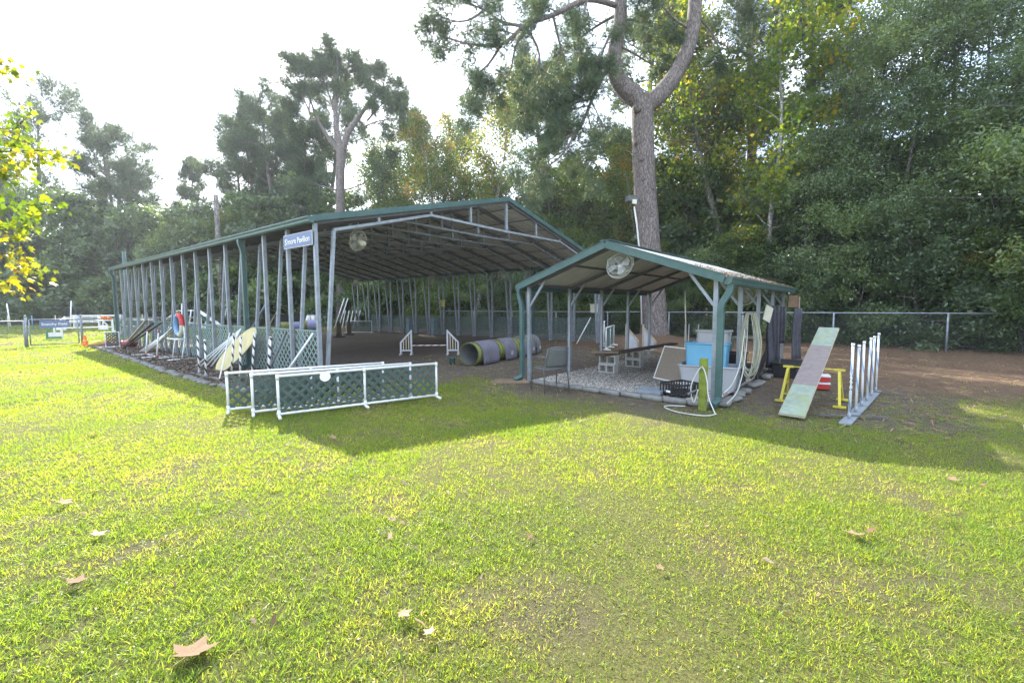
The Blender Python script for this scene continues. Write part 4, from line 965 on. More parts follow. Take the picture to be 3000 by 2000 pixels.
# coiled hoses hanging on the second post
GH = 'coiled hoses hanging on the shed post'
def hose_coil(label, m, n, seed, off):
    r = random.Random(seed); P = []
    for i in range(n):
        dz = r.uniform(-.07, .12); w = .10+r.uniform(-.02, .06); xx = 1.44-off-.014*i; yc = -.20+r.uniform(-.03, .03)
        for k in range(14):
            a = 2*PI*k/14+PI/2; s_ = math.sin(a)
            P.append(SV(xx, yc+w*math.cos(a)*(.55 if s_ > .4 else 1.0), (1.33+.06*s_) if s_ > 0.5 else .84+s_*(.48+dz)))
    o = MB().tube([tuple(q) for q in spline(P, 3)], .0068, 6).build('hose_coil', m, None, True); return tag(o, label, 'hose', GH)
hose_coil('white coiled garden hose hanging on the shed post', MT['hose_w'], 6, 1, 0.0)
hose_coil('yellow coiled garden hose hanging with the white one', MT['hose_y'], 4, 2, .05)
tag(MB().tube([tuple(q) for q in spline([SV(1.55, -.10, 1.38), SV(1.2, -.14, .95), SV(.85, -.17, .55), SV(.35, -.19, .32), SV(-.05, -.16, .22)], 8)], .0095, 6).build('hose', MT['hose_w'], None, True), 'white hose slanting from the coil down behind the downspout', 'hose')
tag(MB().tube([tuple(q) for q in spline([SV(1.58, -.12, 1.36), SV(1.3, -.17, .85), SV(.95, -.20, .42), SV(.5, -.22, .16), SV(.0, -.2, .06)], 8)], .0095, 6).build('hose', MT['hose_w'], None, True), 'lower white hose slanting from the coil to the downspout foot', 'hose')
MB().tube([SV(1.50, -.03, 1.38), SV(1.40, -.16, 1.39), SV(1.36, -.26, 1.41)], .012, 6).build('coil_hook', MT['steel_dark'], None); tag(bpy.data.objects['coil_hook'], 'steel hook carrying the coiled hoses', 'hook')
# wire kennel
kn = thing('wire_kennel', 'rusty wire dog kennel standing at the back of the shed', 'kennel', SV(5.0, .55, .03), AS)
kx, ky, kz = 1.15, .75, .72; kb = MB()
wirem = mat('rusty_wire', (.30, .24, .16), .6, .4, .2, 9)
for i in range(11):
    z = kz*i/10; kb.tube([(-kx/2, -ky/2, z), (kx/2, -ky/2, z), (kx/2, ky/2, z), (-kx/2, ky/2, z)], .0028, 4, closed=True)
for i in range(19):
    x = -kx/2+kx*i/18; kb.tube([(x, -ky/2, 0), (x, -ky/2, kz), (x, ky/2, kz), (x, ky/2, 0)], .0025, 4, cap=False)
for i in range(1, 12):
    y = -ky/2+ky*i/12; kb.tube([(-kx/2, y, 0), (-kx/2, y, kz), (kx/2, y, kz), (kx/2, y, 0)], .0025, 4, cap=False)
kb.build('wire_cage', wirem, kn); MB().box((0, 0, .015), (kx-.02, ky-.02, .02)).build('tray', MT['black'], kn); MB().box((-.1, .05, kz+.012), (.8, .5, .015)).build('cover_board', MT['cream'], kn)
leaner('board', 'dark board sloping against the wire kennel', 'board', SV(3.0, -.02, .05), SV(5.2, .05, .78), 0, MT['black'], None, (.03, .22))
# black fabric strips hanging at the back corner
GF = 'dark fabric strips hung at the back corner of the shed'
for i, (x, y, z0, z1, w_, lab) in enumerate(((4.30, -.02, .12, 1.50, .20, 'leftmost'), (4.55, -.10, .20, 1.52, .17, 'second from the left'), (4.85, -.02, .30, 1.51, .18, 'third from the left'), (5.15, -.12, .62, 1.50, .14, 'fourth from the left, shortest'), (5.45, -.02, .16, 1.49, .16, 'fifth from the left'), (6.15, -.30, .16, 1.46, .30, 'rightmost, set apart'))):
    b = MB(); rows = 8; cols = 6
    for r_i in range(rows+1):
        t = r_i/rows
        for c_i in range(cols+1):
            s_ = c_i/cols-.5; b.v.append((s_*w_*(1-.12*t*math.sin(i+1)), .075*math.sin(s_*13+i*2)*(.3+.7*t)+.02*math.sin(t*5+i), z1+(z0-z1)*t))
    b.f = [(r_i*(cols+1)+c_i, r_i*(cols+1)+c_i+1, (r_i+1)*(cols+1)+c_i+1, (r_i+1)*(cols+1)+c_i) for r_i in range(rows) for c_i in range(cols)]
    o = b.build('fabric_strip', MT['dark'], None, True); sd = o.modifiers.new('thick', 'SOLIDIFY'); sd.thickness = .012
    o.matrix_world = Matrix.Translation(SV(x, y, 0)) @ Matrix.Rotation(AS-.55+(.5, -.4, .35, -.5, .3, .05)[i], 4, 'Z'); tag(o, 'dark charcoal fabric strip at the shed back corner, '+lab, 'fabric strip', GF)
tag(MB().box((0, 0, 0), (.34, .03, .30)).build('brown_board', MT['brownboard']), 'brown board fixed above the hanging fabric strips', 'board'); bpy.data.objects['brown_board'].matrix_world = Matrix.Translation(SV(6.16, -.20, 1.63)) @ Matrix.Rotation(AS-.55, 4, 'Z')
leaner('pole', 'thin timber pole holding the brown board', 'pole', SV(6.30, -.32, 0), SV(6.30, -.32, 1.75), .02, MT['wood'])
tag(MB().box((0, 0, 0), (.012, .26, .34)).build('notice', MT['cream']), 'tilted cream notice hanging between the back posts of the shed', 'notice'); bpy.data.objects['notice'].matrix_world = Matrix.Translation(SV(4.0, -.02, 1.35)) @ Matrix.Rotation(AS+PI/2-.4, 4, 'Z') @ Matrix.Rotation(.35, 4, 'X')
tote('tub', 'black rubber tub on the ground below the fabric strips', 'tub', SV(4.15, -.42, 0), AS, .95, .5, .30, MT['black'], None, False, .95)

# ramp and saw horses
A_, B_ = V(*SV(-.18, -1.06, .03)), V(*SV(2.75, -1.22, 1.10)); t_ = (B_-A_).normalized(); s_ = V(LS3[0], LS3[1], 0); s_ = (s_-t_*s_.dot(t_)).normalized(); n_r = t_.cross(s_); Ln = (B_-A_).length
rmp = thing('ramp', 'sloping see-saw plank with mint ends and a dusty pink middle', 'ramp'); rmp.matrix_world = axes(A_, t_, s_, n_r)
MB().box((Ln*.5, 0, .010), (Ln, .31, .022)).build('plank', MT['palewood'], rmp)
MB().box((Ln*.14, 0, .026), (Ln*.28-.004, .30, .010)).build('contact_zone', MT['rampgreen'], rmp); MB().box((Ln*.51, 0, .026), (Ln*.46-.004, .30, .010)).build('deck', MT['ramppink'], rmp); MB().box((Ln*.87, 0, .026), (Ln*.26-.004, .30, .010)).build('contact_zone', MT['rampgreen'], rmp)
shh = thing('saw_horse', 'yellow steel saw horse carrying the ramp', 'saw horse', SV(1.35, -1.14), AS)
zt = .50
for s2 in (-1, 1):
    y = s2*.34
    for dx in (-.34, .34): MB().beam((dx, y*1.12, .02), (dx*.12, y, zt), .035, .035).build('leg', MT['yellow'], shh)
    for dx in (-.34, .34): MB().box((dx, y*1.12, .012), (.10, .16, .022)).build('foot', MT['yellow'], shh)
    MB().box((0, y, zt+.03), (.05, .15, .03)).build('top_arm', MT['yellow'], shh); MB().beam((-.17, y*1.06, .26), (.17, y*1.06, .26), .025, .025).build('brace', MT['yellow'], shh)
MB().tube([(0, -.40, zt+.03), (0, .40, zt+.03)], .012, 8).build('axle', MT['yellow'], shh, True)
rb = thing('step_stool', 'red and white plastic step stack behind the ramp', 'stool', SV(2.62, -1.16), AS+.2)
for i in range(2): MB().box((0, 0, .07+.13*i), (.26-.03*i, .22, .09)).build('red_step', MT['redplastic'], rb); MB().box((0, 0, .128+.13*i), (.28-.03*i, .24, .026)).build('white_tread', MT['white'], rb)
# blue taped weave poles
wv = weave_set('row of six white weave poles with blue tape on a steel base', SV(0, 0), AS, [((.21+.52*i, -1.67-.052*i, .03), ((-.012, .0), (.006, 0), (-.01, .01), (.0, -.012), (.01, 0), (.0, .0))[i]) for i in range(6)], None, MT['stripe_b'], (.985, .93, .95, .975, .97, 1.0), [((.18, -1.34, .03), (.62, -2.06, .03)), ((2.64, -1.45, .03), (2.78, -2.30, .03))], .0165)
MB().beam((-.12, -1.64, .012), (2.95, -1.945, .012), .13, .018).build('base_bar', MT['steel'], wv)
tp = V(*SV(.21, -1.67, 0)); d_ = V(-tp.x, -tp.y, 0).normalized(); rgt = V(-d_.y, d_.x, 0)
wv_inv = (Matrix.Translation(SV(0, 0)) @ Matrix.Rotation(AS, 4, 'Z')).inverted()
for i, chx in enumerate('PANDA'):
    put('lettering', text_mesh(chx, .058, MT['black'], .001), wv, mw=wv_inv @ axes(tp+d_*.019+V(0, 0, .67-.062*i), rgt, (0, 0, 1), d_))

# behind the shed: lattice jump, winged jumps, pipes
pipe_panel('white pipe framed lattice jump standing behind the shed', (3.25, 15.3), (3.95, 17.2), .78, (.5,), None, .13, True, None, .022, False, MT['lattice2'])
pipe_panel('second white lattice jump half hidden behind the first', (3.45, 16.6), (3.7, 17.8), .92, (), None, .13, True, None, .022, False, MT['lattice2'])
for i, (x0, y0, lab) in enumerate(((4.0, 15.5, 'left'), (4.5, 15.2, 'right'))):
    t = thing('jump_wing', 'wooden jump wing with white panel under the big pine, %s one' % lab, 'jump wing', (x0, y0, 0), -.55, 'wooden jump wings under the big pine')
    MB().box((0, 0, .45), (.05, .06, .90)).build('tall_post', MT['palewood'], t); MB().beam((0, 0, .80), (.42, 0, .32), .04, .06).build('slope_rail', MT['palewood'], t)
    MB().prism([(.03, .05), (.42, .05), (.42, .28), (.03, .74)], (0, -.008, 0), (1, 0, 0), (0, 0, 1), (0, 1, 0), .016).build('panel', mat('grey_white_panel%d' % i, (.50, .52, .56), .6, 0, .1, 6), t)
    MB().box((.42, 0, .17), (.05, .06, .34)).build('low_post', MT['palewood'], t); MB().box((.2, 0, .025), (.5, .06, .05)).build('sill', MT['palewood'], t)
leaner('pole', 'long pale pole slanting up to the back corner of the shed', 'pole', (5.3, 13.4, .0), SV(6.12, 2.5, 1.95), .016, MT['pvc'])
GPP = 'white pipes standing behind the totes'
for i, (x, y, dx, lab) in enumerate(((4.3, 11.0, 0, 'first'), (4.38, 11.0, .01, 'second'), (4.5, 10.9, .09, 'third, tilted'))): leaner('pipe', 'white pipe standing upright behind the totes, '+lab, 'pipe', (x, y, 0), (x+dx, y, 1.08), .014, MT['pvc'], GPP)
# splash boards at the left downspout
for i, (a_, c_) in enumerate(((SV(-.35, 4.15, .02), SV(-.05, 3.62, .03)), (SV(-.62, 4.05, .02), SV(-.15, 3.45, .03)))): leaner('board', 'weathered splash board at the left downspout, %s' % ('farther one' if i == 0 else 'nearer one'), 'board', a_, c_, 0, MT['wood'], 'splash boards', (.035, .05))

# ------------------------------------------------------------------ fences
def chain_fence(label, a, b_, h, npost, mesh=True, wr=.0021, sp=.075, group=None, rail=.022, ext=0.0):
    a, b_ = V(*a, 0), V(*b_, 0); Ln = (b_-a).length; ang = math.atan2((b_-a).y, (b_-a).x)
    t = thing('chain_link_fence', label, 'fence', (a.x, a.y, 0), ang, group)
    MB().tube([(0, 0, h), (Ln, 0, h)], rail, 8).build('top_rail', MT['steel'], t, True)
    for i in range(npost+1):
        x = Ln*i/npost; po = MB().tube([(x, 0, 0), (x, 0, h+.02)], .03, 8).build('post', MT['steel'], t, True)
    if mesh:
        b = MB(); n = int((Ln+h)/sp)
        for i in range(n+1):
            c_ = i*sp-h; x0, x1 = max(c_, 0), min(c_+h, Ln)
            if x1-x0 > .02:
                b.tube([(x0, .012, x0-c_+.02), (x1, .012, x1-c_+.02)], wr, 3, cap=False); b.tube([(x0, -.012, h-(x0-c_)), (x1, -.012, h-(x1-c_))], wr, 3, cap=False)
        b.build('wire_mesh', MT['wire'], t)['kind'] = 'stuff'
    return t
def FL(t, off=0.0): q = np.array([14.1, 14.35])+lP*t+gP*off; return (float(q[0]), float(q[1]))
chain_fence('chain-link fence along the woods on the right', FL(-15), FL(24), 1.24, 13, True, .0016, .10)
# the fence and gate in line with the far gable of the pavilion
def BL(u): return PV(u, L+.15)[:2]
chain_fence('low chain-link fence across the far gable end of the pavilion', BL(-1.18), BL(W+.1), 1.08, 5, True, .0026, .07)
gt = thing('gate', 'chain-link gate with a blue sign between the lawn and the field', 'gate', BL(-2.72)+(0,), AP)
gw, gh = 1.42, 1.10
for x in (0, gw): MB().tube([(x, 0, .07), (x, 0, gh)], .022, 8).build('stile', MT['steel'], gt, True)
for z in (.07, gh): MB().tube([(0, 0, z), (gw, 0, z)], .02, 8).build('rail', MT['steel'] if z > .5 else MT['steel_dark'], gt, True)
b = MB(); sp_ = .07
for i in range(int((gw+gh)/sp_)+1):
    c_ = i*sp_-gh; x0, x1 = max(c_, 0), min(c_+gh-.05, gw)
    if x1-x0 > .02: b.tube([(x0, .01, x0-c_+.05), (x1, .01, x1-c_+.05)], .003, 3, cap=False); b.tube([(x0, -.01, gh-(x0-c_)), (x1, -.01, gh-(x1-c_))], .003, 3, cap=False)
b.build('wire_mesh', MT['wire'], gt)['kind'] = 'stuff'
for x in (-.09, gw+.10):
    po = MB().tube([(x, 0, 0), (x, 0, 1.22)], .036, 10).build('post', MT['steel'], gt, True); MB().lathe([(.045, 1.215), (.04, 1.25), (.012, 1.28)], 10, (x, 0, 0)).build('post_cap', MT['steel'], gt, True)
sg2 = thing('sign', 'blue sign reading Snatchy Field in white on the gate', 'sign', (0, 0, 0), 0); q = np.array(BL(-2.72))+gP*.72-lP*.03
sg2.matrix_world = axes((float(q[0]), float(q[1]), .90), GP3, (0, 0, 1), (-LP3[0], -LP3[1], 0))
MB().box((0, 0, 0), (.86, .30, .012)).build('board', MT['signblue'], sg2); put('lettering', text_mesh('Snatchy Field', .145, MT['white']), sg2, mw=Matrix.Translation((0, 0, .008)))
chain_fence('chain-link fence left of the gate', BL(-12), BL(-2.86), 1.05, 4, True, .003, .07)
# back fence of the field, and the fence behind the pavilion
chain_fence('tall chain-link fence at the back of the field', (-62, 43), (-8, 44.5), 1.62, 14, True, .0035, .16, None, .03)
tag(cyl_obj('orange_toy', V(*PV(-.55, L+.15, 1.13)), V(*PV(-.2, L+.12, 1.08)), .05, MT['orange']), 'orange and yellow toy tied to the fence rail', 'toy')

# ------------------------------------------------------------------ agility field beyond the gate
def field_jump(label, x, y, rz, w=1.2, wm=None, flip=1):
    t = thing('field_jump', label, 'jump', (x, y, 0), rz, 'jumps out on the field')
    for s2 in (-1, 1):
        x0 = s2*w/2; x1 = s2*(w/2+.55)
        MB().box((x0, 0, .5), (.09, .05, 1.0)).build('tall_post', MT['white'], t); MB().beam((x0, 0, .95), (x1, 0, .35), .04, .07).build('slope_rail', wm or MT['fieldgreen'], t)
        MB().box((x1, 0, .19), (.07, .05, .38)).build('low_post', wm or MT['fieldgreen'], t); MB().box(((x0+x1)/2, 0, .08), (.55, .08, .10)).build('sill', wm or MT['fieldgreen'], t)
        MB().prism([(0, .12), (s2*.5, .12), (s2*.5, .34), (0, .34)][::s2], (x0, -.01, 0), (1, 0, 0), (0, 0, 1), (0, 1, 0), .02).build('panel', MT['white'], t)
        MB().box((x0+s2*.27, 0, .45), (.07, .03, .4)).build('slat', MT['white'], t)
    MB().tube([(-w/2, 0, .55), (w/2, 0, .55)], .03, 8).build('bar', MT['white'], t, True); MB().tube([(-w/2, 0, .9), (w/2, 0, .9)], .025, 8).build('bar', MT['white'], t, True)
    return t
field_jump('green and white winged jump behind the gate sign', -22.0, 23.0, .5, 2.0)
field_jump('green and white winged jump right of the gate post', -20.6, 24.5, .15, 1.5)
field_jump('green and white winged jump seen past the cone', -21.5, 29.5, .1, 1.6)
field_jump('white winged jump behind the gate on the far lawn', -30.5, 31.5, .1, 2.2, MT['white'])
GW = 'tall white poles at the back of the field'
for i, (px, dx, h) in enumerate(((-43.5, -.25, 2.0), (-38.3, .15, 2.2), (-31.5, -.25, 1.8), (-30, -.2, 1.7), (-28.6, 0, 1.9), (-28, .2, 1.4), (-25.0, .3, 1.7))):
    leaner('field_pole', 'tall white pole at the back of the field, number %s counting from the left' % ('one', 'two', 'three', 'four', 'five', 'six', 'seven')[i], 'pole', (px, 38.5, 0), (px+dx, 38.6, h), .05, MT['white'], GW)
for i in range(8): leaner('weave_stick', 'field weave pole, %s of the row behind the left fence' % ('first', 'second', 'third', 'fourth', 'fifth', 'sixth', 'seventh', 'eighth')[i], 'pole', (-37.5+1.6*i*.75, 31.5+.5*i, 0), (-37.5+1.6*i*.75, 31.5+.5*i, 1.05), .03, MT['cream'] if i % 2 else MT['bluepaint'], 'weave poles on the field')
tb = thing('long_table', 'white narrow table at the back of the field', 'table', (-33.5, 36.0, 0), .05); MB().box((0, 0, .95), (4.0, .4, .10)).build('top', MT['white'], tb)
for x in (-1.8, 1.8): MB().box((x, 0, .45), (.08, .3, .9)).build('leg', MT['white'], tb)
bnr = thing('banner', 'white banner panel with brown ends hanging at the field edge', 'banner', (-46.0, 38.5, 0), .1); MB().box((0, 0, 1.15), (.85, .03, 1.3)).build('cloth', MT['white'], bnr)
for z in (1.9, .45): MB().box((0, 0, z), (.9, .05, .22)).build('end_band', MT['brownboard'], bnr)
for x in (-.45, .45): MB().box((x, 0, 1.0), (.05, .05, 2.0)).build('post', MT['wood'], bnr)
# dog walk seen through the posts
dw = thing('dog_walk', 'white dog walk ramp standing on the field behind the pavilion', 'dog walk', (-23.0, 31.5, 0), -.15)
MB().beam((-2.6, 0, .1), (-.6, 0, 1.35), .05, .35, (0, 1, 0)).build('up_ramp', MT['white'], dw); MB().beam((-.6, 0, 1.35), (.9, 0, 1.35), .05, .35, (0, 1, 0)).build('top_plank', MT['white'], dw); MB().beam((.9, 0, 1.35), (2.9, 0, .1), .05, .35, (0, 1, 0)).build('down_ramp', MT['white'], dw)
for x in (-.6, .9): MB().beam((x, -.3, 0), (x, 0, 1.3), .05, .05).build('trestle_leg', MT['yellow'], dw); MB().beam((x, .3, 0), (x, 0, 1.3), .05, .05).build('trestle_leg', MT['yellow'], dw)
# things behind the pavilion under the pines
ft = thing('tunnel_bundle', 'lavender draped tunnel lying under the pines behind the pavilion', 'tunnel', (-14.4, 29.8, 0), .15)
MB().tube([(-1.3, 0, .33), (-.5, 0, .33), (.5, .05, .33), (1.3, .2, .33)], .32, 16).build('tube', MT['tunnel'], ft, True)
for x in (-.95, .1, 1.0): MB().tube([(x-.32, .02, .34), (x+.32, .06, .34)], .345, 16, cap=False).build('drape', MT['lavender'], ft, True)
GBR = 'white barrels by the pine trunk'
for i, (x, y, tl) in enumerate(((-15.6, 33.5, .35), (-15.0, 33.5, 0.05))):
    leaner('barrel', 'white barrel leaning at the pine trunk, %s one' % ('left tilted' if i == 0 else 'right upright'), 'barrel', (x, y, 0.02), (x+tl, y, .95), .16, MT['white'], GBR)
leaner('board', 'blue-white board leaning under the pines', 'board', (-19.6, 33.5, 0), (-18.6, 33.8, 1.9), 0, MT['lavender'], None, (.5, .05))
leaner('board', 'yellow-edged board leaning beside the blue-white one', 'board', (-18.4, 33.4, 0), (-17.5, 33.8, 1.8), 0, MT['tanyellow'], None, (.35, .05))
GWP = 'white poles leaning at the forked-crown pine'
for i in range(7): leaner('pipe', 'white pole leaning against the forked-crown pine, %s from the left' % ('first', 'second', 'third', 'fourth', 'fifth', 'sixth', 'seventh')[i], 'pole', (-13.2+.28*i, 33.0, 0), (-12.7+.28*i if i < 2 else -13.2+.28*i, 33.8, 2.2 if i < 2 else 1.25), .035, MT['pvc'], GWP)
bc = thing('bench', 'dark bench table beyond the pavilion lattice', 'bench', (-12.6, 25.2, 0), .3); MB().box((0, 0, .95), (1.3, .6, .45)).build('top_box', MT['black'], bc)
for x in (-.55, .55):
    for y in (-.2, .2): MB().box((x, y, .37), (.05, .05, .74)).build('leg', MT['steel_dark'], bc)
# two slim poles rising behind the roof
tag(cyl_obj('utility_pole', (-17.9, 27.5, 0), (-17.9, 27.5, 8.35), .13, MT['greybark']), 'weathered grey utility pole rising behind the pavilion roof', 'pole')
tag(cyl_obj('green_pole', (-19.75, 22.9, 0), (-19.75, 22.9, 4.42), .08, MT['green']), 'green metal pole standing beyond the far corner of the pavilion', 'pole')

# ------------------------------------------------------------------ trees
def unit(a): return a/np.maximum(np.linalg.norm(a, axis=-1, keepdims=True), 1e-9)
def tufts(C, D, n, ln, wd, r):
    """needle sprays: n flat needles from every centre, fanned round its direction"""
    k = len(C); Dn = unit(D)[:, None, :]+r.normal(0, .62, (k, n, 3)); Dn = unit(Dn)
    side = unit(np.cross(Dn, r.normal(0, 1, (k, n, 3)))); le = ln*(.65+.6*r.random((k, n, 1)))
    B = C[:, None, :]+Dn*.01; vs = np.stack([B-side*wd*.5, B+side*wd*.5, B+Dn*le], 2).reshape(-1, 3)
    i = np.arange(k*n)*3; rn = np.repeat(np.clip(r.normal(.45, .18, k), 0, 1), n)+r.normal(0, .06, k*n)
    return vs, np.stack([i, i+1, i+2], 1), np.clip(rn, 0, 1)
def leaves(C, size, asp, r, up=.35, rn=None, spread=.18):
    n = len(C); N = unit(r.normal(0, 1, (n, 3))+np.array([0, 0, up])); A = unit(np.cross(N, r.normal(0, 1, (n, 3)))); B = np.cross(N, A)
    s = (size*(.6+.75*r.random(n)))[:, None]
    vs = np.stack([C-A*s, C+B*s*asp+N*s*.12, C+A*s, C-B*s*asp+N*s*.12], 1).reshape(-1, 3); i = np.arange(n)*4
    if rn is None: rn = np.clip(r.normal(.45, spread, n), 0, 1)
    return vs, np.stack([i, i+1, i+2, i+3], 1), rn
def poly(p0, d, ln, n, r, rise=0.0, wig=.12):
    p = np.array(p0, float); d = np.array(d, float); d /= np.linalg.norm(d); out = [p.copy()]
    for i in range(n):
        d = d+r.normal(0, wig, 3)+np.array([0, 0, rise]); d /= np.linalg.norm(d); p = p+d*ln/n; out.append(p.copy())
    return np.array(out)
def at_path(P, t):
    x = t*(len(P)-1); i = min(int(x), len(P)-2); f = x-i; return P[i]*(1-f)+P[i+1]*f, P[i+1]-P[i]
def grow(b, P, r0, r1, nsub, r, sublen, rise, tips, depth=0, wig=.16, t0=.3, n=5):
    """draws a limb, hangs twigs on it and collects twig stretches where foliage sits"""
    b.tube([tuple(q) for q in P], [r0+(r1-r0)*i/(len(P)-1) for i in range(len(P))], n)
    for k in range(nsub):
        t = t0+(1-t0)*(k+r.random())/nsub; p, d = at_path(P, min(t, .999)); d = d/np.linalg.norm(d)
        side = np.cross(d, r.normal(0, 1, 3)); side /= np.linalg.norm(side)
        Q = poly(p, d*.75+side*.8, sublen*(.6+.7*r.random())*(1.15-.5*t), 4, r, rise, wig)
        rr = max(.008, (r0+(r1-r0)*t)*.5)
        if depth > 0: grow(b, Q, rr, rr*.35, 4, r, sublen*.55, rise, tips, depth-1, wig, .35, 4)
        else: b.tube([tuple(q) for q in Q], [rr, rr*.8, rr*.6, rr*.45, rr*.3], 3, cap=False)
        tips.append(Q)
    tips.append(P[-3:])
def make_pine(seed, H, r0, cs, spread, nl, per, ln, wd, nn, prof=lambda t: (1-.75*t)*(.55+.9*t), elev=(-.1, .55), lean=.02, fork=None):
    r = np.random.default_rng(seed); random.seed(seed); b = MB(); tips = []
    T = poly((0, 0, -.1), (r.normal(0, lean), r.normal(0, lean), 1), H*.97, 12, r, .02, .022)
    b.tube([tuple(q) for q in T], [r0*(1.25 if i == 0 else 1)*(1-.82*(i/12)**1.2) for i in range(13)], 12, jit=.05)
    for k in range(nl):
        t = cs+(1-cs)*((k+r.random())/nl); p, d = at_path(T, min(t, .985)); az = r.random()*2*PI; e = r.uniform(*elev)+.35*(t-cs)/(1-cs)
        ll = spread*max(.12, prof((t-cs)/(1-cs)))*(.65+.6*r.random())
        P = poly(p, (math.cos(az)*math.cos(e), math.sin(az)*math.cos(e), math.sin(e)), ll, 6, r, .05, .13)
        rr = max(.03, r0*.30*(1-t*.6)); grow(b, P, rr, rr*.25, 6, r, ll*.38, .05, tips)
    C, D = [], []
    for Q in tips:
        for k in range(per):
            p, d = at_path(Q, min(.25+.75*r.random(), .999)); C.append(p+r.normal(0, ln*.75, 3)); D.append(d/np.linalg.norm(d)+np.array([0, 0, .5]))
    return b, tufts(np.array(C), np.array(D), nn, ln, wd, r)
def make_broadleaf(seed, H, r0, cs, spread, nl, per, size, asp, sig, elev=(.25, .9), rn_mean=.45, rn_sd=.16, prof=lambda t: .45+1.1*t*(1-t)*1.6-.25*t, up=.3, depth=0):
    r = np.random.default_rng(seed); random.seed(seed); b = MB(); tips = []
    T = poly((0, 0, -.1), (r.normal(0, .05), r.normal(0, .05), 1), H*.95, 12, r, .03, .05)
    b.tube([tuple(q) for q in T], [r0*(1.2 if i == 0 else 1)*(1-.9*(i/12)) for i in range(13)], 9, jit=.04)
    for k in range(nl):
        t = cs+(1-cs)*((k+r.random())/nl); p, d = at_path(T, min(t, .98)); az = r.random()*2*PI; e = r.uniform(*elev)
        ll = spread*max(.15, prof((t-cs)/(1-cs)))*(.65+.6*r.random())
        P = poly(p, (math.cos(az)*math.cos(e), math.sin(az)*math.cos(e), math.sin(e)), ll, 6, r, .03, .14)
        rr = max(.02, r0*.28*(1-t*.7)); grow(b, P, rr, rr*.25, 6, r, ll*.42, .02, tips, depth)
    C, R = [], []
    for Q in tips:
        base = r.normal(rn_mean, rn_sd)
        for k in range(per):
            p, d = at_path(Q, min(.15+.85*r.random(), .999)); C.append(p+r.normal(0, sig, 3)); R.append(base+r.normal(0, .10))
    return b, leaves(np.array(C), size, asp, r, up, np.clip(np.array(R), 0, 1))
def make_mass(seed, rx, ry, z0, z1, nspray, per, size, asp, sr=.38, rn_mean=.42, lump=.30, trunk=.14, skirt=.35, nb=80, bsz=1.0):
    """dense evergreen built of boughs: flattened clumps of leaf sprays with darker gaps between them"""
    r = np.random.default_rng(seed); random.seed(seed)
    a = r.random(nb)*2*PI; h = (np.arange(nb)+r.random(nb))/nb; sh = np.sin(np.clip(h*(1-skirt)+skirt*.9, 0, 1)*PI)**.55
    rad = sh*(.80+lump*r.normal(0, .45, nb))
    BC_ = np.stack([np.cos(a)*rx*rad, np.sin(a)*ry*rad, z0+(z1-z0)*h], 1); br = bsz*r.uniform(.55, 1.15, nb)
    out = unit(np.stack([np.cos(a), np.sin(a), np.full(nb, -.15)], 1)); tang = np.stack([-np.sin(a), np.cos(a), np.zeros(nb)], 1); upv_ = np.cross(out, tang)*-1
    upv_ = np.where(upv_[:, 2:3] < 0, -upv_, upv_)
    wgt = br**2; ib = r.choice(nb, nspray, p=wgt/wgt.sum())
    q = unit(r.normal(0, 1, (nspray, 3))+np.array([.35, 0, .55]))*(r.random((nspray, 1))**.38)
    C = BC_[ib]+out[ib]*(q[:, :1]*br[ib][:, None]*1.15)+tang[ib]*(q[:, 1:2]*br[ib][:, None])+upv_[ib]*(q[:, 2:]*br[ib][:, None]*.55)
    ins = r.random(nspray) < .11; k = ins.sum(); aa = r.random(k)*2*PI; hh = r.random(k); s2 = np.sin(np.clip(hh*(1-skirt)+skirt*.9, 0, 1)*PI)**.55*r.random(k)**.5*.8
    C[ins] = np.stack([np.cos(aa)*rx*s2, np.sin(aa)*ry*s2, z0+(z1-z0)*hh], 1)
    D = unit(out[ib]+np.array([0, 0, .15])+r.normal(0, .4, (nspray, 3)))
    K = (C[:, None, :]+D[:, None, :]*(r.random((nspray, per, 1))-.4)*sr*1.5+r.normal(0, sr*.34, (nspray, per, 3))).reshape(-1, 3)
    bt = r.normal(rn_mean, .13, nb)
    rn = np.clip(np.repeat(bt[ib]+r.normal(0, .06, nspray), per)+r.normal(0, .11, nspray*per), 0, 1)
    b = MB()
    for k in range(3):
        P = poly((r.normal(0, .3), r.normal(0, .3), -.1), (r.normal(0, .12), r.normal(0, .12), 1), z1*.9, 9, r, .02, .06)
        b.tube([tuple(q_) for q_ in P], [trunk*(1-.8*i/9)*(1-.2*k) for i in range(10)], 7, jit=.05)
    for k in range(0, nb, 2):
        c0 = np.array([r.normal(0, .3), r.normal(0, .3), max(.1, BC_[k, 2]-.5)]); Q = np.array([c0, (c0+BC_[k])/2+r.normal(0, .15, 3), BC_[k]+out[k]*br[k]*.5])
        b.tube([tuple(q_) for q_ in Q], [trunk*.3, trunk*.2, .012], 4)
    return b, leaves(K, size, asp, r, .6, rn)

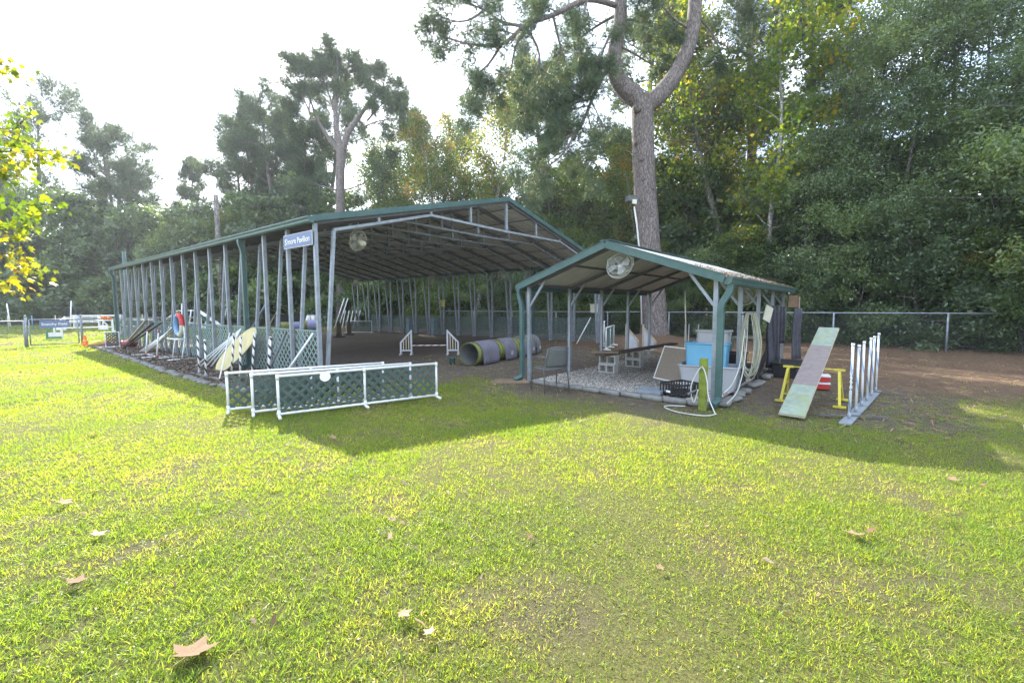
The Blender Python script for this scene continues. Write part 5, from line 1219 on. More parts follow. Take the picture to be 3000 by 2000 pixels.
PINE_S = [(0, (.040, .072, .050)), (.35, (.064, .112, .070)), (.6, (.090, .142, .074)), (.85, (.12, .145, .055)), (1, (.22, .15, .07))]
EVER_S = [(0, (.052, .086, .050)), (.4, (.092, .148, .072)), (.7, (.135, .205, .074)), (.92, (.18, .25, .065)), (1, (.22, .24, .07))]
MIX_S = [(0, (.035, .068, .030)), (.4, (.065, .115, .034)), (.62, (.11, .155, .034)), (.8, (.20, .175, .025)), (.93, (.32, .17, .022)), (1, (.30, .09, .02))]
SWEET_S = [(0, (.050, .105, .014)), (.35, (.10, .17, .016)), (.6, (.22, .25, .018)), (.8, (.40, .31, .018)), (.93, (.45, .20, .015)), (1, (.38, .08, .02))]
pine_m = leaf_mat('pine_needles', PINE_S, .5, .30, 1.6, .4); ever_m = leaf_mat('glossy_evergreen_leaf', EVER_S, .36, .36, 2.0, .7)
mix_m = leaf_mat('autumn_mixed_leaf', MIX_S, .45, .45, 2.0, .4); sweet_m = leaf_mat('yellowing_leaf', SWEET_S, .42, .50, 1.9, .5)

class Kind:
    def __init__(s, name, built, lm, bark, cat, tname='trunk'):
        b, lv = built; s.tm = b.mesh('trunk', bark, True); s.cm = np_mesh('crown', lv[0], lv[1], lm, lv[2]); s.name = name; s.cat = cat
    def plant(s, label, x, y, sc=1.0, rz=0.0, group=None, sz=None, z=0.0):
        t = thing(s.name, label, s.cat, (x, y, z), rz, group); t.scale = (sc, sc, sz or sc)
        put('trunk', s.tm, t); put('crown', s.cm, t); return t
flat_top = lambda t: .55+.75*t-.55*t*t
PA = Kind('pine_tree', make_pine(101, 25, .36, .38, 7.0, 40, 30, .36, .030, 12, flat_top, (-.2, .45)), pine_m, MT['pinebark'], 'pine')
PB = Kind('pine_tree', make_pine(102, 24, .33, .24, 6.0, 52, 28, .36, .030, 12, lambda t: 1.05-.70*t, (-.25, .35)), pine_m, MT['pinebark'], 'pine')
PC = Kind('pine_tree', make_pine(103, 22, .26, .28, 4.4, 46, 26, .36, .030, 12, lambda t: .95-.6*t, (-.2, .5)), pine_m, MT['pinebark'], 'pine')
BA = Kind('broadleaf_tree', make_broadleaf(201, 16, .20, .26, 4.4, 30, 66, .085, .62, .36, (.2, .8), .46, .17), mix_m, MT['greybark'], 'tree')
BB = Kind('broadleaf_tree', make_broadleaf(202, 18, .17, .34, 4.0, 30, 60, .080, .62, .34, (.3, 1.0), .58, .17), mix_m, MT['palebark'], 'tree')
BC = Kind('broadleaf_tree', make_broadleaf(203, 13, .20, .18, 4.8, 32, 74, .085, .60, .40, (.1, .7), .36, .15), mix_m, MT['greybark'], 'tree')
EA = Kind('evergreen_tree', make_mass(301, 3.4, 3.4, .6, 13.5, 2100, 38, .058, .45, .36, .45, .50, .14, .35, 105, 1.25), ever_m, MT['greybark'], 'evergreen')
EB = Kind('evergreen_tree', make_mass(302, 3.0, 3.2, .2, 9.0, 1450, 38, .058, .45, .36, .50, .50, .14, .35, 66, 1.2), ever_m, MT['greybark'], 'evergreen')
SA = Kind('understory_shrub', make_mass(401, 2.4, 2.0, -.2, 5.2, 620, 30, .07, .5, .36, .40, .36, .06, .5, 45, .8), ever_m, MT['greybark'], 'shrub')
SB_ = Kind('understory_shrub', make_mass(402, 2.6, 2.2, -.3, 6.6, 640, 30, .08, .5, .38, .42, .38, .07, .45, 50, .9), mix_m, MT['greybark'], 'shrub')
SD = Kind('understory_shrub', make_mass(403, 3.6, 2.6, -.3, 8.5, 900, 24, .14, .55, .46, .40, .36, .09, .5, 55, 1.2), ever_m, MT['greybark'], 'shrub')

GPN = 'tall pines beyond the back fence'
for k_, x, y, s_, rz, lab in (
    (PA, -52.5, 50, .95, .5, 'tall pine at the left edge with an open flat crown'),
    (PB, -58, 49, .98, 2.2, 'dense pine half cut by the left edge of the view'),
    (PB, -41.8, 48, .89, 1.0, 'broad full pine in the left group, beside the sky gap'),
    (PA, -45.5, 52, .80, 2.0, 'flat crowned pine between the two big ones on the left'),
    (PC, -37.6, 52, .86, 4.0, 'small slim pine at the right end of the left group'),
    (PB, -50, 57, .80, 4.0, 'pine standing behind the left group'),
    (PB, -30.0, 50, .92, .3, 'leftmost pine of the middle group above the pavilion roof'),
    (PC, -27.0, 48, .98, 1.2, 'second pine of the middle group'),
    (PB, -23.6, 46, .92, 2.6, 'third pine of the middle group with thick dark crown'),
    (PB, -19.4, 47, 1.02, 5.0, 'pine just left of the forked-crown pine'),
    (PB, -26.6, 52, .95, 3.3, 'slim pine behind the middle group'),
    (PC, -21.0, 44, .88, 2.9, 'slim pine in the right half of the middle group'),
    (PB, 3.0, 34.5, .86, .8, 'slim pine between the yellow tree and the big forked pine'),
    (PB, 9.5, 33, .98, 3.0, 'pine behind the big forked pine'),
    (PB, 14.4, 26.5, 1.05, 1.8, 'dark trunked pine right of the big forked pine'),
    (PC, 19, 29, 1.1, .4, 'pine behind the evergreens on the right')):
    k_.plant(lab, x, y, s_, rz, GPN)
GFL = 'leafy trees filling in below the tall pines'
for k_, x, y, s_, rz, lab in (
    (SD, -60, 45.5, 1.45, .4, 'leafy tree at the foot of the leftmost pine'), (SD, -53, 46.5, 1.6, 1.4, 'leafy tree between the two leftmost pines'), (SD, -45.5, 45.5, 1.5, 2.4, 'leafy tree below the broad full pine'),
    (SD, -39.0, 46.0, 1.35, 3.0, 'leafy tree below the small slim pine'), (SD, -34.0, 45.0, 1.25, 3.6, 'leafy tree above the far end of the eave'), (SD, -29.5, 44.5, 1.3, .8, 'leafy tree left of the utility pole'),
    (SD, -24.5, 42.5, 1.35, 2.2, 'leafy tree right of the utility pole'), (SD, -19.0, 42.5, 1.5, 4.2, 'leafy tree left of the forked-crown pine trunk'), (SD, -11.0, 44.5, 1.4, 5.0, 'leafy tree right of the forked-crown pine trunk'),
    (SB_, -2.2, 32.5, 1.5, .6, 'leafy tree behind the roof ridge'), (SB_, 4.2, 31, 1.6, 1.9, 'leafy tree behind the small shed ridge'), (SB_, 8.8, 29.5, 1.6, 2.9, 'leafy tree right behind the big pine trunk'), (SD, -36.5, 50.5, 1.3, 3.9, 'leafy tree in the low dip of the skyline')):
    k_.plant(lab, x, y, s_, rz, GFL)
GBT = 'autumn trees behind the pavilion'
for k_, x, y, s_, rz, lab in (
    (BC, -35.5, 47, .85, 1.0, 'low yellow-green tree beside the slim pine on the left'),
    (BC, -31, 42.5, .72, 2.0, 'rounded olive tree above the pavilion eave'),
    (BA, -26, 41.5, .66, .2, 'small autumn tree behind the utility pole'),
    (BA, -12.2, 43, 1.15, 3.0, 'yellow-green tree right of the forked-crown pine'),
    (BC, -9.0, 40, 1.28, .7, 'airy green tree above the middle of the roof'),
    (BA, -6.4, 38, 1.12, 1.6, 'green tree with sparse top left of the gable peak'),
    (BC, -3.8, 35, .98, 2.9, 'low bushy tree behind the gable peak'),
    (BB, -2.3, 29.5, 1.02, .4, 'tall slender tree with orange-yellow leaves behind the gable'),
    (BC, 1.8, 30, .84, 4.4, 'dense green tree right of the slender yellow tree'),
    (BC, 6.3, 28.5, .80, 1.1, 'dense green tree left of the big pine trunk'),
    (BC, 10.6, 26, .76, 2.3, 'loose green tree right of the big pine trunk'),
    (BA, 13.0, 29, 1.0, 5.3, 'tall thin-leaved tree behind the dark pine trunk'),
    (BB, 8.2, 26.5, .62, 3.3, 'sapling with pale stem behind the small shed'), (BB, -4.4, 31.5, .90, 2.4, 'shorter yellowing tree left of the tall slender one'), (BB, 10.3, 25, .92, 1.4, 'thin trunk in the open wood right of the big pine'), (BB, 12.9, 27, 1.0, 3.6, 'thin trunk beside the dark pine trunk')):
    k_.plant(lab, x, y, s_, rz, GBT)
GEV = 'dark evergreens along the right fence'
for k_, x, y, s_, rz, lab in (
    (EB, 12.9, 19.6, .95, .3, 'rounded dark evergreen behind the ramp, lowest of its row'),
    (EA, 15.6, 18.6, .98, 1.7, 'tall dark evergreen behind the weave poles'),
    (EA, 18.6, 16.4, 1.12, 3.1, 'tallest dark evergreen at the right edge'),
    (EB, 17.2, 14.6, 1.05, 4.4, 'near evergreen with its branches over the right fence'),
    (EA, 22, 14.2, 1.1, 5.2, 'evergreen beyond the right edge of the fence'),
    (EA, 19.8, 20.5, 1.2, .9, 'evergreen standing behind the row at the right'),
    (EB, 20.5, 10.6, 1.1, 2.0, 'evergreen at the near end of the right fence')):
    k_.plant(lab, x, y, s_, rz, GEV)
ORD = ('first', 'second', 'third', 'fourth', 'fifth', 'sixth', 'seventh', 'eighth', 'ninth', 'tenth', 'eleventh', 'twelfth', 'thirteenth', 'fourteenth', 'fifteenth', 'sixteenth', 'seventeenth')
# understory along the right fence, behind the pavilion and behind the field
r_ = np.random.default_rng(5); GU = 'undergrowth behind the fences'; cnt = 0
for i in range(15):
    q = FL(-4+2.15*i, 1.9+r_.uniform(0, 1.2)); k_ = (SA, SB_)[int(r_.random() < .4)]
    k_.plant('leafy shrub close behind the right-hand fence, %s from the right end' % ORD[i], q[0], q[1], r_.uniform(.55, .75) if 2 < i < 9 else r_.uniform(.8, 1.05), r_.uniform(0, 6.28), GU+' on the right')
for i in range(12):
    q = FL(-3+3.0*i, 6+r_.uniform(0, 2.5)); (SD, SB_)[i % 2].plant('tall dim shrub deeper in the right-hand woods, %s from the right' % ORD[i], q[0], q[1], r_.uniform(.8, 1.1), r_.uniform(0, 6.28), GU+' deeper in the woods')
for i in range(17):
    x = -66+4.1*i; SD.plant('dense shrub behind the back fence of the field, %s from the left' % ORD[i], x+r_.uniform(-.6, .6), 47.5+r_.uniform(-.8, 1.5), r_.uniform(.85, 1.15), r_.uniform(0, 6.28), GU+' of the field')
for i in range(9):
    q = (-14+2.3*i, 38.5-1.0*i*.6+r_.uniform(-1, 1)); (SD, SB_)[i % 2].plant('shrub seen through the back of the pavilion, %s from the left' % ORD[i], q[0], q[1], r_.uniform(.75, 1.0), r_.uniform(0, 6.28), GU+' of the pavilion')
# the wood behind everything
def woods(n, seed):
    r = np.random.default_rng(seed); out = []
    for (x0, y0), (x1, y1), h, th, m in (((-95, 44), (-70, 54), 13, 5, .15), ((-78, 55), (-8, 56), 12, 5, .52), ((-12, 47), (14, 38), 11, 4, .2), ((12, 38), (40, 12), 14, 5, .28), ((36, 14), (44, -12), 14, 5, .1)):
        k = int(n*m); t = r.random(k); d = np.array([x1-x0, y1-y0]); nn = np.array([-d[1], d[0]])/np.linalg.norm(d)
        P = np.array([x0, y0])+d*t[:, None]+nn*(r.random((k, 1))-.5)*th
        top = h*(.55+.6*fbm(P[:, 0], P[:, 1], .16, 50)); z = top*(r.random(k)**.8)
        out.append(np.concatenate([P, z[:, None]], 1))
    C = np.concatenate(out); return leaves(C, .40, .6, r, .3, np.clip(r.normal(.34, .15, len(C)), 0, 1))
w_ = woods(36000, 77); tag(put('woods', np_mesh('woods', w_[0], w_[1], ever_m, w_[2])), 'dark far wood closing the view', 'woods', kind='stuff')

# the forked-crown pine behind the pavilion, trunk in full view
def wp(px, py, Y):
    """world point on the sight line of a measured photo point, at its own depth"""
    u, v = (px-1500)/1300.0, (py-1000)/1300.0; uu, vv = _c*u+_s*v, -_s*u+_c*v
    d = Vector((1, 0, 0))*uu+_f-_u*vv; k = Y/d.y; return np.array([d.x*k, Y, EYE+d.z*k])
def special_pine(name, label, base, stems, limbs, seed, per, ln, wd, nn, sub=7, sublen=1.5):
    r = np.random.default_rng(seed); random.seed(seed); b = MB(); tips = []; base = np.array(base)
    for P, R in stems:
        P = np.array(P); S_ = [tuple(q-base) for q in [np.array(tuple(x)) for x in spline([tuple(p) for p in P], 5)]]
        k = len(S_); R_ = np.interp(np.linspace(0, len(R)-1, k), np.arange(len(R)), R); b.tube(S_, list(R_), 16, jit=.035)
    for P, r0, ns in limbs:
        S_ = np.array([np.array(tuple(q))-base for q in spline([tuple(p) for p in P], 4)]); grow(b, S_, r0, r0*.25, ns, r, sublen, -.01, tips, 1, .16, .25, 6)
    t = thing(name, label, 'pine', tuple(base)); b.build('trunk', MT['pinebark'], t, True)
    C, D = [], []
    for Q in tips:
        for k in range(per):
            p, d = at_path(Q, min(.3+.7*r.random(), .999)); C.append(p+r.normal(0, ln*.55, 3)); D.append(d/np.linalg.norm(d)+np.array([0, 0, .25]))
    v_, f_, rn_ = tufts(np.array(C), np.array(D), nn, ln, wd, r); put('crown', np_mesh('crown', v_, f_, pine_m, rn_), t); return t
Y0 = 38.7
mp_stems = [([wp(1000, 953, Y0), wp(1000, 850, Y0), wp(998, 700, Y0), wp(997, 520, Y0), wp(1000, 425, Y0)], [.52, .42, .38, .36, .38]),
            ([wp(998, 440, Y0), wp(985, 370, Y0), wp(983, 300, Y0), wp(990, 220, Y0), wp(985, 150, Y0)], [.30, .22, .17, .12, .05]),
            ([wp(1003, 440, Y0), wp(1020, 390, Y0), wp(1050, 345, Y0), wp(1075, 310, Y0-.5), wp(1110, 250, Y0-1)], [.30, .24, .19, .14, .05]),
            ([wp(996, 445, Y0), wp(960, 400, Y0+.5), wp(930, 350, Y0+.8), wp(905, 280, Y0+1)], [.22, .17, .12, .05])]
lm = [([wp(983, 345, Y0), wp(960, 265, Y0), wp(930, 205, Y0)], .10, 9), ([wp(985, 305, Y0), wp(1010, 235, Y0+1), wp(1040, 195, Y0+1)], .10, 9), ([wp(988, 245, Y0), wp(975, 205, Y0), wp(965, 170, Y0)], .08, 8),
      ([wp(1075, 355, Y0), wp(1120, 305, Y0), wp(1160, 280, Y0)], .10, 9), ([wp(1060, 375, Y0), wp(1110, 355, Y0-1), wp(1180, 345, Y0-1)], .09, 9), ([wp(1090, 335, Y0), wp(1100, 265, Y0+1), wp(1095, 210, Y0+1)], .09, 9),
      ([wp(930, 350, Y0), wp(890, 355, Y0), wp(850, 335, Y0)], .09, 9), ([wp(910, 335, Y0), wp(880, 265, Y0), wp(860, 205, Y0)], .08, 9), ([wp(905, 325, Y0), wp(910, 255, Y0), wp(890, 195, Y0)], .08, 8),
      ([wp(1150, 375, Y0-1), wp(1180, 380, Y0-1), wp(1195, 350, Y0-1)], .05, 6),
      ([wp(998, 560, Y0), wp(1060, 540, Y0), wp(1110, 500, Y0), wp(1150, 480, Y0)], .08, 5), ([wp(999, 560, Y0), wp(940, 545, Y0), wp(880, 520, Y0)], .08, 5)]
special_pine('pine_tree', 'tall forked-crown pine rising alone behind the pavilion roof', wp(1000, 953, Y0)*[1, 1, 0], mp_stems, lm, 61, 26, .34, .028, 10, 7, 1.7)
# the great forked pine beside the small shed
Y1 = 20.2
gp_stems = [([(6.50, 20.2, -.1), (6.48, 20.2, .5), wp(1912, 850, Y1), wp(1900, 700, Y1), wp(1890, 560, Y1), wp(1884, 430, Y1), wp(1882, 330, Y1), wp(1886, 285, Y1)], [.80, .60, .52, .49, .48, .46, .46, .50]),
            ([wp(1888, 318, Y1), wp(1858, 283, Y1), wp(1822, 250, Y1), wp(1802, 208, Y1), wp(1800, 160, Y1), wp(1812, 100, Y1), wp(1818, 40, Y1), wp(1816, -60, Y1), wp(1800, -180, Y1)], [.40, .39, .37, .34, .32, .29, .27, .24, .18]),
            ([wp(1878, 318, Y1), wp(1925, 285, Y1), wp(1968, 235, Y1), wp(2000, 180, Y1), wp(2022, 120, Y1), wp(2034, 50, Y1), wp(2036, -50, Y1), wp(2030, -180, Y1)], [.42, .37, .34, .32, .30, .29, .26, .18])]
gl = [([wp(1470, 130, 18.3), wp(1430, 190, 18), wp(1380, 240, 17.8), wp(1350, 330, 17.6)], .06, 10), ([wp(1540, 78, 18.6), wp(1580, 160, 19), wp(1560, 260, 19.2), wp(1520, 340, 19.2)], .06, 10), ([wp(1620, 45, 19), wp(1640, 130, 19.5), wp(1660, 220, 19.8), wp(1640, 300, 20)], .06, 10), ([wp(1720, 0, 19.5), wp(1700, 90, 19), wp(1690, 180, 18.8), wp(1720, 250, 18.6)], .06, 10), ([wp(1420, 30, 19), wp(1370, 60, 18.6), wp(1320, 60, 18.4), wp(1280, 40, 18.2)], .05, 8),
      ([wp(1816, 20, Y1), wp(1720, 0, 19.5), wp(1620, 45, 19), wp(1540, 75, 18.6), wp(1470, 130, 18.3), wp(1380, 130, 18), wp(1290, 105, 18)], .13, 12),
      ([wp(1540, 78, 18.6), wp(1470, 65, 18.8), wp(1420, 30, 19), wp(1340, 0, 19)], .08, 9), ([wp(1540, 78, 18.6), wp(1510, 140, 18.4), wp(1490, 220, 18.2), wp(1440, 260, 18)], .06, 9),
      ([wp(1798, 190, Y1), wp(1765, 225, 20), wp(1735, 290, 19.5), wp(1700, 370, 19), wp(1650, 410, 18.6), wp(1590, 440, 18.5)], .11, 11),
      ([wp(1800, 80, Y1), wp(1770, 140, 19.5), wp(1745, 210, 19), wp(1690, 260, 18.6)], .07, 10), ([wp(1735, 290, 19.5), wp(1690, 300, 20), wp(1640, 330, 20), wp(1570, 400, 20)], .06, 10),
      ([wp(1814, 40, Y1), wp(1760, 70, 21), wp(1690, 120, 21.5), wp(1620, 200, 22)], .08, 10), ([wp(1816, -20, Y1), wp(1740, -40, 20), wp(1650, -20, 20), wp(1560, 10, 20)], .09, 10),
      ([wp(1806, 130, Y1), wp(1870, 165, 21), wp(1910, 190, 21.5), wp(1960, 210, 22)], .06, 7), ([wp(1818, 60, Y1), wp(1870, 60, 20.8), wp(1930, 90, 21), wp(1970, 130, 21)], .06, 9),
      ([wp(2030, 90, Y1), wp(1980, 60, 20), wp(1940, 20, 19.5), wp(1890, 0, 19)], .07, 9), ([wp(2034, 40, Y1), wp(2080, 90, 20.8), wp(2110, 150, 21), wp(2130, 200, 21)], .06, 7),
      ([wp(2036, -20, Y1), wp(2120, -40, 20.5), wp(2190, -10, 21)], .07, 8), ([wp(1690, 380, 19), wp(1650, 450, 18.5), wp(1590, 500, 18.2), wp(1560, 530, 18)], .05, 9), ([wp(1735, 300, 19.5), wp(1760, 370, 19.3), wp(1740, 460, 19), wp(1700, 520, 19)], .03, 6)]
gpine = special_pine('pine_tree', 'great forked pine with a thick grey trunk behind the small shed', (6.48, 20.2, 0), gp_stems, gl, 62, 12, .25, .017, 12, 7, 1.25)
for px_, py_, rr_, ln_ in ((1866, 330, .16, .09), (1880, 478, .09, .10), (1884, 535, .08, .09), (1905, 640, .07, .06), (1862, 430, .06, .08), (1912, 560, .06, .07)):
    c_ = wp(px_, py_, 20.2)-np.array([6.48, 20.2, 0]); dd = np.array([-.28, -1.0, .05]); dd /= np.linalg.norm(dd); c_ = c_+dd*.40
    kn_ = MB().tube([tuple(c_-dd*.05), tuple(c_+dd*ln_*.6), tuple(c_+dd*(ln_+.06)), tuple(c_+dd*(ln_+.05))], [rr_*1.25, rr_*1.1, rr_*.75, rr_*.35], 10, jit=.12).build('knot', MT['pinebark'], gpine, True)
# flood light and conduit on its trunk
fl_ = thing('flood_light', 'grey flood light box bracketed to the big pine trunk', 'light', tuple(wp(1852, 590, 19.4)), .3)
MB().box((0, 0, .10), (.52, .26, .24)).build('housing', MT['steel_dark'], fl_, False, .01); MB().box((.02, -.14, -.04), (.20, .06, .18)).build('lens', MT['glass'], fl_); MB().beam((.2, .1, .05), (.75, .5, .2), .06, .06).build('bracket', MT['steel_dark'], fl_)
cd = wp(1862, 610, 19.5); tag(MB().tube([tuple(wp(1858, 605, 19.5)), tuple(wp(1866, 660, 19.6)), tuple(wp(1874, 740, 19.75)), tuple(wp(1880, 950, 19.7))], .035, 8).build('conduit', MT['pvc'], None, True), 'pale conduit running down the big pine trunk from the flood light', 'conduit')
# sweetgum with yellow leaves over the right side
def tree_at(kind_built, name, label, lm_, bark, x, y, cat='tree'):
    b, lv = kind_built; t = thing(name, label, cat, (x, y, 0)); put('trunk', b.mesh('trunk', bark, True), t); put('crown', np_mesh('crown', lv[0], lv[1], lm_, lv[2]), t); return t
tree_at(make_broadleaf(210, 16.5, .15, .30, 3.3, 30, 42, .095, .75, .30, (.0, .8), .36, .16, lambda t: .75+.5*t*(1-t)*2-.3*t), 'sweetgum_tree', 'slim pale-trunked sweetgum with yellow-green leaves right of the shed', sweet_m, MT['palebark'], 11.6, 20.0)
tree_at(make_broadleaf(211, 19, .26, .45, 3.8, 24, 32, .10, .75, .34, (.0, .8), .36, .16), 'sweetgum_tree', 'taller sweetgum with yellow leaves behind the slim one', sweet_m, MT['greybark'], 12.3, 24)

# ------------------------------------------------------------------ the yellowing branch at the left edge
def star_leaf(sz, rn, m, curl=.18, stem=True):
    tipsA = [PI/2, PI/2+1.15, PI/2-1.15, PI/2+2.25, PI/2-2.25]; order = sorted(tipsA); pts = []
    for i, a in enumerate(order):
        w = .40; L_ = 1.0 if abs(a-PI/2) < .1 else (.92 if abs(a-PI/2) < 1.3 else .62)
        pts += [(math.cos(a-w)*.60*L_, math.sin(a-w)*.60*L_), (math.cos(a)*L_, math.sin(a)*L_), (math.cos(a+w)*.60*L_, math.sin(a+w)*.60*L_)]
    b = MB(); b.v = [(0, 0, 0)]+[(x*sz, y*sz, -curl*sz*(x*x+y*y)) for x, y in pts]; n = len(pts); b.f = [(0, 1+i, 1+(i+1) % n) for i in range(n)]
    if stem:
        k = len(b.v); b.v += [(-.02*sz, -.2*sz, 0), (.02*sz, -.2*sz, 0), (.01*sz, -1.05*sz, .04*sz), (-.01*sz, -1.05*sz, .04*sz)]; b.f.append((k, k+1, k+2, k+3))
    me = b.mesh('leaf', m); at = me.attributes.new('rnd', 'FLOAT', 'FACE'); at.data.foreach_set('value', np.full(len(me.polygons), rn, dtype=np.float32)); return me
LM = [star_leaf(.047, v, sweet_m, .15+.1*v) for v in (.10, .25, .4, .5, .62, .72, .82, .95)]
bx, by = -8.4, 5.2
sgt = thing('sweetgum_tree', 'near sweetgum branch with yellow star leaves at the left edge', 'tree', (bx, by, 0)); sgt['label'] = 'near sweetgum with yellow star-shaped leaves at the left edge'
r = np.random.default_rng(9); random.seed(9); b = MB(); b.tube([(0, 0, -.1), (.05, .0, 1.5), (.0, .05, 3.2), (.1, 0, 5.2), (.15, .1, 7.5)], [.13, .10, .085, .06, .02], 10, jit=.04); tips = []
base = np.array([bx, by, 0])
for (x0, y0, yy0), (x1, y1, yy1), rr in (((-520, 560, 5.2), (115, 440, 5.1), .022), ((-520, 640, 5.2), (135, 610, 5.0), .022), ((-520, 760, 5.2), (80, 750, 5.0), .02), ((-520, 480, 5.3), (70, 375, 5.3), .018), ((-520, 700, 5.3), (60, 680, 5.4), .018), ((-520, 420, 5.2), (60, 520, 5.0), .018), ((-520, 300, 5.2), (-20, 170, 5.1), .018), ((-520, 860, 5.0), (20, 840, 5.0), .014)):
    a_, c_ = wp(x0, y0, yy0)-base, wp(x1, y1, yy1)-base; mid = (a_+c_)/2+np.array([0, 0, .14]); P = np.array([np.array(tuple(q)) for q in spline([tuple(a_), tuple(mid), tuple(c_)], 5)])
    grow(b, P, rr, .004, 13, r, .48, -.03, tips, 0, .18, .30, 5)
b.build('trunk', MT['greybark'], sgt, True)
crown = bpy.data.objects.new('crown', None); COL.objects.link(crown); crown.parent = sgt
Cs = []
for Q in tips:
    for k in range(15): p, d = at_path(Q, min(.1+.9*r.random(), .999)); Cs.append(p+r.normal(0, .05, 3))
Cs = np.array(Cs); W_ = Cs+base; vis = W_[:, 0]/W_[:, 1] > -1.19
order = np.argsort(~vis); acc = []
def leaf_m(p):
    yaw_, tl, ro_ = r.random()*2*PI, r.normal(-.9, .5), r.normal(0, .5); return Matrix.Translation(tuple(p)) @ Matrix.Rotation(yaw_, 4, 'Z') @ Matrix.Rotation(tl, 4, 'X') @ Matrix.Rotation(ro_, 4, 'Y') @ Matrix.Scale(r.uniform(.75, 1.35), 4)
def leaf_pick(p):
    v = (.10+.62*vnoise(np.array([p[0]*2.2]), np.array([p[2]*2.2]), 1.0, 60)[0]+r.normal(0, .14)); return LM[int(np.clip(v*8, 0, 7))]
n_single = 0; rest = []
for i in order:
    p = Cs[i]
    if vis[i] and n_single < 300: put('leaf', leaf_pick(p), crown, mw=leaf_m(p)); n_single += 1
    else: rest.append((leaf_pick(p), leaf_m(p)))
vs, fs, rs, off = [], [], [], 0
for me_, m_ in rest:
    co = np.empty(len(me_.vertices)*3, np.float32); me_.vertices.foreach_get('co', co); co = co.reshape(-1, 3); A = np.array(m_)
    vs.append(co @ A[:3, :3].T+A[:3, 3]); val = me_.attributes['rnd'].data[0].value
    for f in me_.polygons:
        if len(f.vertices) == 3: fs.append([off+q for q in f.vertices]); rs.append(val)
    off += len(co)
o = put('leaves', np_mesh('leaves', np.concatenate(vs), np.array(fs), sweet_m, np.array(rs)), crown); o['kind'] = 'stuff'

# ------------------------------------------------------------------ fallen leaves on the lawn
dry_m = leaf_mat('dry_leaf', [(0, (.17, .10, .06)), (.5, (.28, .19, .12)), (1, (.40, .30, .22))], .75, .25, 1.2, .2)
DL = [star_leaf(.085, v, dry_m, -.22) for v in (.2, .45, .65, .9)]
GLF = 'dry leaves lying on the lawn'
for i, (x, y, s_, lab) in enumerate(((-1.43, 1.85, 1.45, 'largest dry star leaf, low on the left of the lawn'), (2.27, 2.84, .95, 'dry leaf lying alone right of the middle of the lawn'), (-.55, 2.10, .62, 'dry leaf left of the small pale one at the bottom middle'), (-.39, 1.97, .52, 'small pale dry leaf at the bottom middle'), (.11, 2.83, .5, 'small pale leaf in the middle of the lawn'), (.86, 2.47, .45, 'thin dry leaf below the middle of the lawn'), (-3.54, 3.39, .8, 'brown leaf on the worn patch at the left'), (-2.82, 2.89, .8, 'curled brown leaf on the worn streak at the left'), (-2.45, 2.37, .85, 'purplish dry leaf low at the left edge'), (3.83, 3.77, .7, 'brown leaf below the shed shadow tip'), (-2.09, 5.10, .8, 'pale leaf in the tip of the pavilion shadow'), (-5.1, 5.32, .9, 'pale leaf on the bright lawn at the left'), (1.55, 6.9, .75, 'orange leaf before the shed edging, left one'), (1.85, 6.75, .7, 'orange leaf before the shed edging, right one'), (7.2, 7.6, 1.0, 'brown leaf on the bare ground right of the weave poles'), (7.5, 7.25, .9, 'second brown leaf right of the weave poles'), (3.05, 3.0, .5, 'tiny leaf near the right-hand lone leaf'), (4.4, 4.95, .8, 'brown leaf in the shed shadow near its edge'))):
    o = put('fallen_leaf', DL[i % 4]); o.location = (x, y, .028); o.rotation_euler = (random.uniform(-.35, .35), random.uniform(-.35, .35), random.uniform(0, 6.28)); o.scale = (s_, s_, s_); tag(o, lab, 'leaf', GLF)
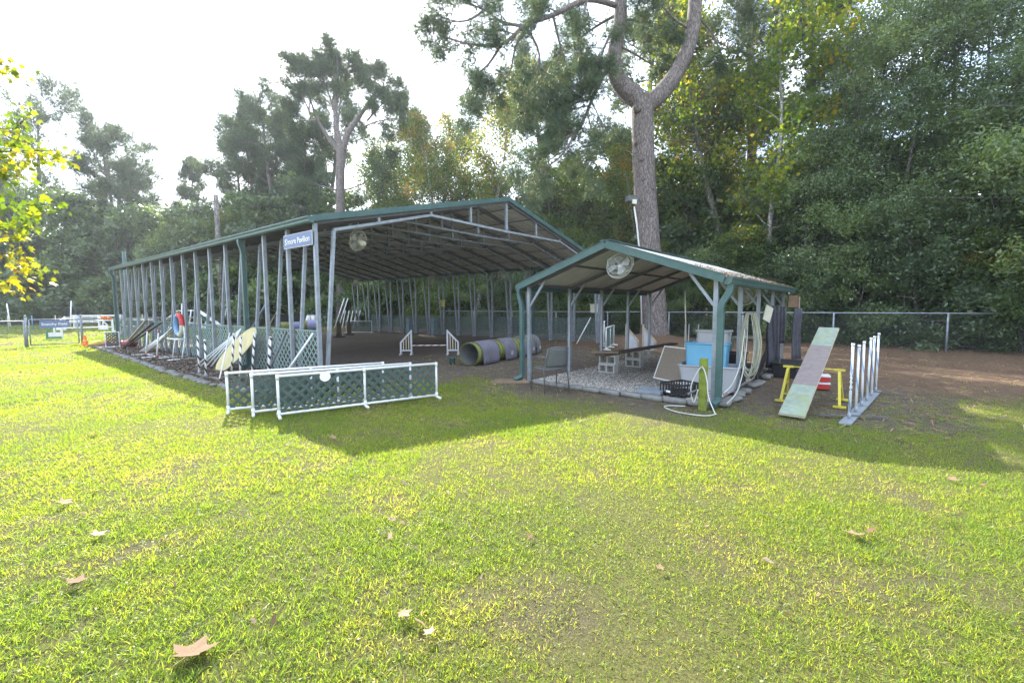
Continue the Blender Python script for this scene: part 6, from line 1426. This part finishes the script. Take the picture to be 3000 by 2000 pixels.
def small_litter(n):
    r = np.random.default_rng(91); Y = np.sqrt(r.random(n)*(14**2-1.6**2)+1.6**2); X = (r.random(n)*2-1)*1.2*Y
    sz = .010+.022*r.random(n)**2; a = r.random(n)*2*PI; t = r.normal(0, .4, (n, 3)); c = np.stack([X, Y, .012+.01*r.random(n)], 1)
    e1 = np.stack([np.cos(a), np.sin(a), t[:, 0]], 1)*sz[:, None]; e2 = np.stack([-np.sin(a), np.cos(a), t[:, 1]], 1)*(sz*.55)[:, None]
    vs = np.stack([c-e1, c-e1*.3+e2, c+e1*.6+e2*.7, c+e1*1.2, c+e1*.4-e2, c-e1*.5-e2*.8], 1).reshape(-1, 3); vs[2::6, 2] += .006; vs[4::6, 2] += .008
    return vs, (np.arange(n)*6)[:, None]+np.arange(6)[None], r.random(n)
v_, f_, r2_ = small_litter(700); tag(put('leaf_litter', np_mesh('leaf_litter', v_, f_, dry_m, r2_)), 'small dry leaf scraps scattered through the grass', 'leaf litter', kind='stuff')
# needles and litter on the right-hand slope of the shed roof
def s_roof(n): return RNG.uniform(-.1, SL+.1, n), RNG.uniform(-.16, .7, n)**1
rx_, ry_ = s_roof(1700); ry_ = -.18+.75*RNG.random(1700)**2.6
lv_v = []; nR = 1700; a = RNG.random(nR)*2*PI; sz = .05*(.5+RNG.random(nR)); zz = SHE+(ry_)*sslope+.028+.02*RNG.random(nR)
c_ = np.stack([OS[0]+gS[0]*rx_+lS[0]*ry_, OS[1]+gS[1]*rx_+lS[1]*ry_, zz], 1); e1 = np.stack([np.cos(a), np.sin(a), RNG.normal(0, .25, nR)], 1)*sz[:, None]; e2 = np.stack([-np.sin(a), np.cos(a), np.zeros(nR)], 1)*.004
vs = np.stack([c_-e1-e2, c_+e1-e2, c_+e1+e2, c_-e1+e2], 1).reshape(-1, 3); k = np.arange(nR)*4
tag(put('roof_litter', np_mesh('roof_litter', vs, np.stack([k, k+1, k+2, k+3], 1), straw_m, RNG.random(nR))), 'pine needles lying on the shed roof edge', 'litter', kind='stuff')

# ------------------------------------------------------------------ thin haze, added to imitate lens veil and lift the shadows
hz = MB().box((-12, 26, 17), (190, 130, 36.4)).build('haze', None)
hm = bpy.data.materials.new('haze'); hm.use_nodes = True; hn = hm.node_tree.nodes; hn.clear(); ho = hn.new('ShaderNodeOutputMaterial'); hv = hn.new('ShaderNodeVolumePrincipled')
hv.inputs['Color'].default_value = (.86, .92, 1.0, 1); hv.inputs['Density'].default_value = .0006; hv.inputs['Anisotropy'].default_value = .35
hm.node_tree.links.new(hv.outputs['Volume'], ho.inputs['Volume']); hz.data.materials.append(hm); tag(hz, 'thin added haze imitating lens veil', 'haze', kind='stuff')
